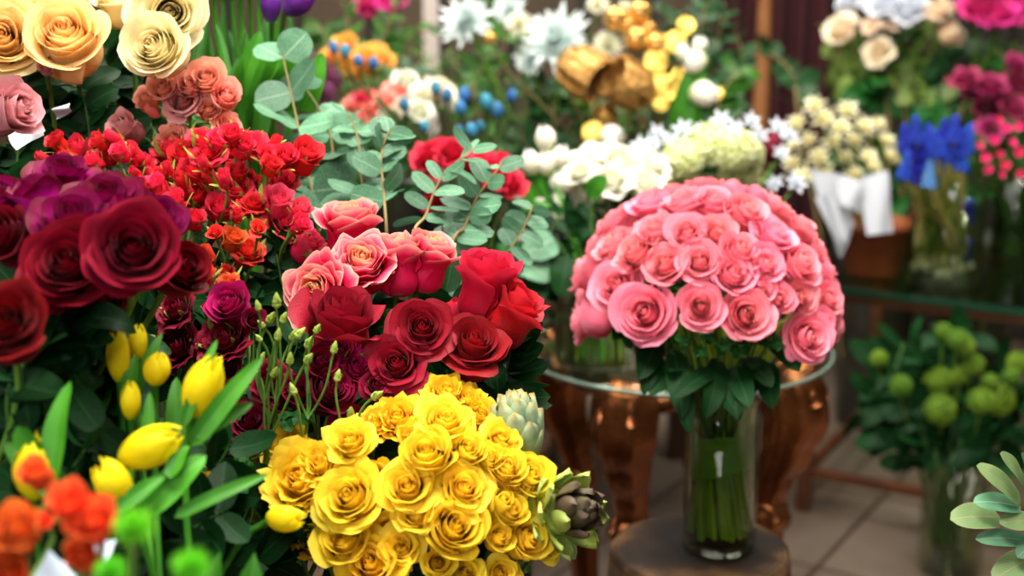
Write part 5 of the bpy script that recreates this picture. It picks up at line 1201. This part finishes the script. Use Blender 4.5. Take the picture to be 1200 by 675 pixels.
lf_ = order_label([(a, b, 1) for a, b in L_], 'grape hyacinth with its bulb in the glass vase, %s from the left')
for i, (a, b) in enumerate(L_):
    d = 2.86 + rng.uniform(-.07, .07); ang = i * 2.4; f_ = mp_ + Vector((math.cos(ang), math.sin(ang), 0)) * mr * .75 * math.sqrt((i + .5) / 18) + Vector((0, 0, .012)); p = P(a, b, d)
    r = root('grape_hyacinth', f_, lf_(i, 0), 'hyacinth', 'grape hyacinths'); H_ = PX(36, d)
    put(M_CONE, 'bloom', r, frame(p - Vector((0, 0, H_ * .5)) - f_, (rng.uniform(-.15, .15), 0, 1), 0, H_ * .9), PM['lblue'] if i == 10 else None)
    put(M_BB, 'bulb', r, Matrix.Translation((0, 0, .013 + .02 * rng.random())) @ Matrix.Scale(.024, 4)); tube_part(r, bez(f_ + Vector((0, 0, .02)), f_ + Vector((0, 0, .12)), p - Vector((0, 0, .1)), p, 8), .0045, M_MST)
    blade_part(r, f_ + Vector((0, 0, .04)), p + Vector((rng.uniform(-.06, .06), 0, rng.uniform(-.05, .04))), .014, M_MST if i % 2 else M_TLEAF, D(rng.uniform(-1, 1), .3, 1), .25, (.25, .5), .4, seed=i)
for (a, b, w, lab) in ((1135, 262, 16, 'dark blue hyacinth head drooping inside the glass vase'), (1128, 315, 14, 'blue hyacinth floret cluster lying at the bottom of the vase')):
    f_ = mp_ + Vector((mr * .45, -mr * .3, .012)); p = Vector((f_.x, f_.y, P(a, b, 2.85).z)); stemmed('grape_hyacinth', lab, 'hyacinth', 'drooping hyacinths', p, (0.2, 0, -1), M_CONE, None, .05, f_ + Vector((0, .01, 0)), sr=.002)
# ---- tall stuff at the right rear, standing on the floor in tall buckets behind the table
def fb(px, d, h, r_, lab): q = P(px, 200, d); q.z = .001; bucket(q, r_, h, M_ZB, lab, group='tall floor buckets'); return q
f1 = fb(1035, 3.75, .5, .11, 'tall grey floor bucket of blush lisianthus behind the right table'); f2 = fb(1150, 3.8, .5, .12, 'tall grey floor bucket of magenta roses behind the right table'); f3 = on_rt(1185, 300); vase('dark glass vase of hot pink orchids at the right end of the glass table', f3, .05, .2, M_GLASSG)
L_ = [(985,35,36,'blush'),(1030,60,32,'blush'),(1046,25,26,'blush'),(1094,14,28,'blush'),(1115,38,34,'blush'),(1107,6,22,'blush'),(995,3,26,'bluewhite'),(1040,6,40,'bluewhite'),(1062,14,36,'bluewhite'),(1075,2,24,'bluewhite'),(1020,30,20,'blush')]
many(L_, 3.5, order_label(L_, 'blurred pale lisianthus at the top right, %s from the left'), 'pale lisianthus at the top right', 'lisianthus', 'spray', 'blush', f1, 'lisianthus', leaves=3, lsz=.16, cal=0)
L_ = [(1150,8,44),(1168,14,44),(1188,4,44),(1140,-4,30),(1160,-6,34),(1182,18,30)]
many(L_, 3.4, order_label(L_, 'large magenta bloom in the top right corner, %s from the left'), 'magenta corner blooms', 'peony', 'flat', 'magenta', f2, 'peony', leaves=2, lsz=.14, cal=0)
L_ = [(1131,92,30),(1161,100,34),(1196,95,32),(1189,125,34),(1158,125,30),(1192,72,24),(1175,112,26),(1160,150,26),(1140,108,22)]
many(L_, 3.3, order_label(L_, 'dusty magenta rose at the right edge, %s from the left'), 'dusty magenta roses', 'dusty_rose', 'flat', 'dusty', f2, 'rose', leaves=2, lsz=.14, cal=0)
M_ORC = lib('orchid_head', lambda mb: (spiky_head(mb, 3, 1, .5, .3, 5, .25), spiky_head(mb, 9, 1, .3, .3, 3, .9)), PM['hot'])
L_ = [(1168,142,28),(1180,152,26),(1146,172,24),(1155,186,26),(1165,166,26),(1178,195,26),(1195,180,28),(1194,150,26),(1158,200,24),(1185,168,24),(1170,182,24),(1172,206,20),(1196,205,24)]
lf_ = order_label(L_, 'hot pink orchid bloom at the right edge, %s from the left')
for i, (a, b, w) in enumerate(L_): d = 2.8 + rng.uniform(-.05, .05); stemmed('orchid', lf_(i, 0), 'orchid', 'hot pink orchids', P(a, b, d), D(rng.uniform(-.5, .5), .3, 1), M_ORC, None, PX(w, d) * 1.1, foot_of(f3, .02), sr=.0016)
# foliage masses at the rear right
M_OLIVE = leaf_mat('olive_leaf', '#54702c', '#7c9444', '#9cac60', vary=.3)
RB = [((1000,160),(990,90),(975,40)),((1040,170),(1030,90),(1050,40)),((1080,170),(1090,90),(1080,30)),((1110,160),(1115,100),(1130,50)),((1020,150),(1060,90),(1070,50)),((1120,170),(1145,110),(1150,60)),((1150,220),(1165,150),(1180,60)),((1180,250),(1190,180),(1195,50)),((1140,250),(1150,200),(1160,120)),((940,160),(930,90),(900,60)),((1060,140),(1010,80),(1000,50)),((1100,130),(1100,60),(1060,20))]
for i, path in enumerate(RB):
    B_ = f1 if path[0][0] < 1110 else f2
    branch('leafy_branch', 'blurred green foliage branch at the upper right, %s from the left' % ordn[sorted(range(12), key=lambda k: RB[k][2][0]).index(i)], 'foliage behind the right table', [P(a, b, 3.6) for a, b in path], disk(B_, .05), .05, .09, 8, M_FERND if i % 2 else M_OLIVE, rng, shape=(.5, .6), t0=.1, vkey='rearf%d' % (i % 2), bend=.4, stem_r=.004)
# ---- green balls under the table
M_VIB = lib('viburnum_head', lambda mb: ball_buds(mb, 2, 150, .5, .06), PM['vib'])
fv = PZ(1112, 668, 0.0); fv.z = .001; vase('clear glass vase of green ball flowers on the floor under the right table', fv, PX(40, 2.75), .22, M_GLASS, water=.45)
L_ = [(1102,480,40),(1141,427,28),(1098,447,36),(1056,452,28),(1150,470,34),(1170,468,42),(1122,398,28),(1132,406,24),(1105,388,22),(1125,440,24),(1192,425,28),(1185,440,22),(1030,420,22),(1160,448,22)]
lf_ = order_label(L_, 'round lime green ball flower under the glass table, %s from the left')
for i, (a, b, w) in enumerate(L_): d = 2.68 + rng.uniform(-.06, .06); stemmed('ball_flower', lf_(i, 0), 'ball flower', 'green ball flowers', P(a, b, d), D(0, .8, .5), M_VIB, None, PX(w, d) * .9, foot_of(fv, .03), sr=.0022)
VB_ = [((1090,540),(1060,470),(1030,420)),((1100,540),(1090,460),(1075,400)),((1110,540),(1120,470),(1100,400)),((1120,540),(1150,480),(1180,430)),((1090,560),(1040,510),(1005,480)),((1110,560),(1130,520),(1160,500)),((1080,560),(1060,500),(1020,450)),((1120,560),(1170,520),(1200,490)),((1100,520),(1110,430),(1140,390)),((1130,540),(1175,470),(1210,440)),((1090,520),(1050,450),(1060,400)),((1100,560),(1090,510),(1060,490))]
for i, path in enumerate(VB_):
    branch('leafy_branch', 'dark broad-leaved branch among the green balls, %s from the left' % ordn[sorted(range(12), key=lambda k: VB_[k][2][0]).index(i)], 'dark leaves under the right table', [P(a, b, 2.74) for a, b in path], foot_of(fv, .03), .04, .085, 7, M_LEAFD, rng, shape=(.5, .6), t0=.1, vkey='vibl', bend=.4, stem_r=.003, stem=M_STEMD, taper=.1)
# ---- near eucalyptus at the lower right
fe = Vector((P(1260, 640, 1.2).x + .02, 1.2, .35))
cr = root('plant_stand', (fe.x, fe.y + .01, 0), 'low dark stand at the right holding the near eucalyptus', 'stand')
mb = MB(); mb.lathe([(.001, .30), (.12, .30), (.125, .31), (.125, .34), (.12, .348), (.001, .348)], 32); put(mb.mesh('stand_top', M_BENCH), 'top', cr)
mb = MB(); mb.lathe([(.001, .001), (.09, .001), (.09, .02), (.03, .04), (.025, .16), (.04, .28), (.06, .299), (.001, .299)], 24); put(mb.mesh('stand_foot', M_BENCH), 'pedestal', cr)
bucket(fe, .08, .22, M_ZINC, 'dark bucket of the near eucalyptus at the right edge')
r = root('eucalyptus_branch', fe + Vector((0, 0, .006)), 'near eucalyptus branch with round grey-green leaves at the lower right edge', 'eucalyptus'); d = 1.20
tube_part(r, bez(fe + Vector((0, 0, .006)), fe + Vector((0, 0, .3)), P(1240, 610, d), P(1192, 598, d), 10) + [P(1176, 594, d)], .0014, M_WOODSTEM)
for s, e, w, m in (((1196,588),(1141,543),30,M_EUCG),((1200,566),(1170,529),24,M_EUCG),((1196,594),(1137,588),27,M_EUC),((1172,606),(1110,609),36,M_EUCG),((1206,634),(1139,632),24,M_EUC),((1216,650),(1160,682),36,M_EUCG),((1218,612),(1168,613),28,M_EUCG),((1205,560),(1196,530),20,M_EUC),((1225,625),(1190,655),26,M_EUC)):
    blade_part(r, P(s[0], s[1], d), P(e[0], e[1], d - .02), PX(w, d), m, D(.1, .7, .8), .3, (.42, .5), .08, .05)

# dark foliage packed between the rear bunches
DF = [((440,240),(430,180),(415,150)),((470,260),(470,200),(465,160)),((505,260),(510,210),(500,165)),((560,240),(570,190),(585,160)),((600,240),(615,190),(610,150)),((480,170),(470,130),(480,80)),((560,130),(560,90),(575,60)),
      ((640,200),(650,150),(640,120)),((670,210),(680,170),(700,140)),((710,210),(715,170),(730,130)),((750,190),(755,150),(760,125)),((650,150),(640,110),(625,95)),((690,150),(690,120),(665,105)),((760,190),(790,150),(815,130)),((400,220),(395,170),(385,130)),((830,160),(845,110),(870,80)),((620,260),(620,220),(600,190)),((580,290),(590,240),(575,220))]
for i, path in enumerate(DF):
    B_ = bk['carn'] if path[0][0] < 540 else (bk['silver'] if path[0][0] < 700 else bk['gold'])
    branch('leafy_branch', 'dark out-of-focus foliage branch between the rear bunches, %s from the left' % ordn_more[sorted(range(len(DF)), key=lambda k: DF[k][2][0]).index(i)], 'foliage between the rear bunches', [P(a, b, 2.85) for a, b in path], foot_of(B_), .03, .065, 10, M_FERND if i % 3 else M_FERN, rng, shape=(.5, .7), t0=.0, vkey='rf%d' % (0 if i % 3 else 1), bend=.3, stem_r=.002, taper=.2)
# ================================================================== ROOM
def tile_mat():
    m, nt, N, L = _mat('floor_tile'); tc = N.new('ShaderNodeTexCoord'); mp = N.new('ShaderNodeMapping'); mp.inputs['Rotation'].default_value = (0, 0, .55); L.new(tc.outputs['Object'], mp.inputs[0])
    br = N.new('ShaderNodeTexBrick'); br.offset = 0; br.inputs['Scale'].default_value = 1; br.inputs['Brick Width'].default_value = .45; br.inputs['Row Height'].default_value = .45; br.inputs['Mortar Size'].default_value = .006
    br.inputs['Color1'].default_value = srgb('#8a7c6e'); br.inputs['Color2'].default_value = srgb('#7c7064'); br.inputs['Mortar'].default_value = srgb('#463a30'); L.new(mp.outputs[0], br.inputs[0])
    nz = N.new('ShaderNodeTexNoise'); nz.inputs['Scale'].default_value = 3; nz.inputs['Detail'].default_value = 6; L.new(tc.outputs['Object'], nz.inputs[0]); r = ramp(nt, [(.3, '#b8aca0'), (.7, '#ffffff')]); L.new(nz.outputs[0], r.inputs[0])
    mx = N.new('ShaderNodeMix'); mx.data_type = 'RGBA'; mx.blend_type = 'MULTIPLY'; mx.inputs[0].default_value = 1; L.new(br.outputs[0], mx.inputs[6]); L.new(r.outputs[0], mx.inputs[7])
    pb = N.new('ShaderNodeBsdfPrincipled'); pb.inputs['Roughness'].default_value = .3; L.new(mx.outputs[2], pb.inputs['Base Color']); o = N.new('ShaderNodeOutputMaterial'); L.new(pb.outputs[0], o.inputs[0]); return m
def planks(name, c1, c2, w=.12):
    m, nt, N, L = _mat(name); tc = N.new('ShaderNodeTexCoord'); wv = N.new('ShaderNodeTexWave'); wv.inputs['Scale'].default_value = .5 / w * .32; wv.inputs['Distortion'].default_value = .3; L.new(tc.outputs['Object'], wv.inputs[0])
    nz = N.new('ShaderNodeTexNoise'); nz.inputs['Scale'].default_value = 2.5; nz.inputs['Detail'].default_value = 4; L.new(tc.outputs['Object'], nz.inputs[0])
    r = ramp(nt, [(.3, c1), (.7, c2)]); L.new(nz.outputs[0], r.inputs[0]); r2 = ramp(nt, [(0, '#404040'), (.12, '#ffffff')]); L.new(wv.outputs[0], r2.inputs[0])
    mx = N.new('ShaderNodeMix'); mx.data_type = 'RGBA'; mx.blend_type = 'MULTIPLY'; mx.inputs[0].default_value = 1; L.new(r.outputs[0], mx.inputs[6]); L.new(r2.outputs[0], mx.inputs[7])
    pb = N.new('ShaderNodeBsdfPrincipled'); pb.inputs['Roughness'].default_value = .6; L.new(mx.outputs[2], pb.inputs['Base Color']); o = N.new('ShaderNodeOutputMaterial'); L.new(pb.outputs[0], o.inputs[0]); return m
def slab(name, lo, hi, mat):
    mb = MB(); mb.box(lo, hi); return struct(put(mb.mesh(name, mat, False), name))
slab('floor', (-2.6, -1.5, -.05), (2.6, 4.8, 0), tile_mat())
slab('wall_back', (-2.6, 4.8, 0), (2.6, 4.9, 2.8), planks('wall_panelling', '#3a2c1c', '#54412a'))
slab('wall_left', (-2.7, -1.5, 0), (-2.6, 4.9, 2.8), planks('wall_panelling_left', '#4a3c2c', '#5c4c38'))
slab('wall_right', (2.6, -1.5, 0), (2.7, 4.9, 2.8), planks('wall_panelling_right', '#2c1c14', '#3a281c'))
slab('baseboard_back', (-2.6, 4.78, 0), (2.6, 4.799, .1), M_BENCH)
# white post and maroon curtain, wooden pole
M_WPOST = solid('post_white', '#b8aca4', .6)
q = P(505, 20, 3.85); o = root('support_post', (q.x, q.y, 0), 'slim white square post at the top centre behind the flowers', 'post')
mb = MB(); mb.box((-.02, -.02, .06), (.02, .02, 2.4)); put(mb.mesh('post_shaft', M_WPOST, False), 'shaft', o); mb = MB(); mb.box((-.05, -.05, 0), (.05, .05, .0599)); put(mb.mesh('post_base', M_WPOST, False), 'base', o)
M_CURT = solid('curtain_maroon', '#2a070c', .7, noise=1, c2='#3c0e14', nscale=3)
x0 = P(842, 60, 4.3).x; x1 = P(968, 60, 4.3).x; yc = P(900, 60, 4.3).y
def curtain(label, xa, xb, mat, y):
    o = root('curtain', ((xa + xb) / 2, y, .01), label, 'curtain', 'curtains at the back'); mb = MB(); n = 80
    for off in (0, .004):
        G = np.zeros((n, 12, 3))
        for i in range(n):
            for j in range(12):
                s = i / (n - 1); z = j / 11; G[i, j] = ((xb - xa) * (s - .5), .028 * math.sin(s * (xb - xa) * 95) * (.6 + .4 * z) + off, 2.2 * z)
        mb.grid(G)
    put(mb.mesh('curtain_cloth', mat), 'cloth', o); mb = MB(); mb.tube([((xa - xb) / 2 - .03, 0, 2.2), ((xb - xa) / 2 + .03, 0, 2.2)], .012, 10); put(mb.mesh('curtain_rod', M_BENCH), 'rod', o)
curtain('dark maroon curtain between the gilded pods and the pale lisianthus', x0, x1, M_CURT, yc)
curtain('dark curtain behind the magenta blooms at the right', x1 + .08, x1 + 1.1, solid('curtain_dark', '#1c1a14', .8, noise=1, c2='#2a2418', nscale=3), yc + .15)
q = P(893, 90, 3.9); o = root('wooden_pole', (q.x, q.y, 0), 'light brown wooden pole in front of the maroon curtain', 'pole'); M_POLE = solid('pole_wood', '#8a5a34', .5, noise=1, c2='#a06c40', nscale=10)
mb = MB(); mb.lathe([(.001, .03), (.022, .03), (.020, .8), (.022, .82), (.018, 1.18), (.026, 1.2), (.001, 1.24)], 20); put(mb.mesh('pole', M_POLE), 'shaft', o); mb = MB(); mb.lathe([(.001, .001), (.09, .001), (.09, .02), (.03, .0299), (.001, .0299)], 24); put(mb.mesh('pole_base', M_POLE), 'base', o)

# ------------------------------------------------------------------ light and camera
def area(name, loc, target, size, energy, col, sy=None):
    l = bpy.data.lights.new(name, 'AREA'); l.energy = energy; l.color = col; l.shape = 'RECTANGLE'; l.size = size; l.size_y = sy or size
    o = bpy.data.objects.new(name, l); COL.objects.link(o); o.location = loc; o.rotation_euler = (Vector(loc) - Vector(target)).to_track_quat('Z', 'Y').to_euler(); return o
area('ceiling_light', (-.1, .9, 2.7), (0, 1.35, .9), .9, 68, (1, .95, .87))
area('front_fill_light', (-.9, -1.2, 2.0), (.1, 1.5, .9), 1.4, 40, (1, .96, .9))  # unseen soft fill, added to brighten blooms that face the camera
area('ceiling_light', (.75, 2.3, 2.7), (.6, 2.3, .9), 1.0, 52, (1, .95, .88))
area('ceiling_light', (-.5, 3.0, 2.7), (-.3, 2.8, .9), 1.0, 44, (1, .95, .88))
for i, (x, y) in enumerate(((-1.3, .9), (1.2, 1.0), (.5, 1.5), (-.7, 2.2), (1.5, 2.6), (0, 3.6))):
    area('added_glint_spot', (x, y, 2.6), (x * .6 + .1, y + .3, .8), .14, 9, (1, .9, .78))  # small unseen lamps added overhead for highlights on bronze and glossy surfaces
w = bpy.data.worlds.new('world'); bpy.context.scene.world = w; w.use_nodes = True
bgn = w.node_tree.nodes['Background']; bgn.inputs[0].default_value = (.95, .97, 1, 1); bgn.inputs[1].default_value = .13
cam = bpy.data.cameras.new('camera'); co = bpy.data.objects.new('camera', cam); COL.objects.link(co); co.location = CAM_LOC; co.rotation_euler = (PI / 2 - PITCH, 0, 0)
cam.lens = 50; cam.sensor_width = 36; cam.clip_start = .02
cam.dof.use_dof = True; cam.dof.focus_distance = 1.24; cam.dof.aperture_fstop = 3.8; cam.dof.aperture_blades = 0
sc = bpy.context.scene; sc.camera = co
sc.view_settings.view_transform = 'Standard'; sc.view_settings.look = 'None'; sc.view_settings.exposure = .08; sc.view_settings.gamma = 1; sc.view_settings.use_curve_mapping = False
sc.cycles.max_bounces = 8; sc.cycles.transmission_bounces = 8; sc.cycles.diffuse_bounces = 3; sc.cycles.glossy_bounces = 3; sc.cycles.use_denoising = True
sc.cycles.caustics_reflective = False; sc.cycles.caustics_refractive = False
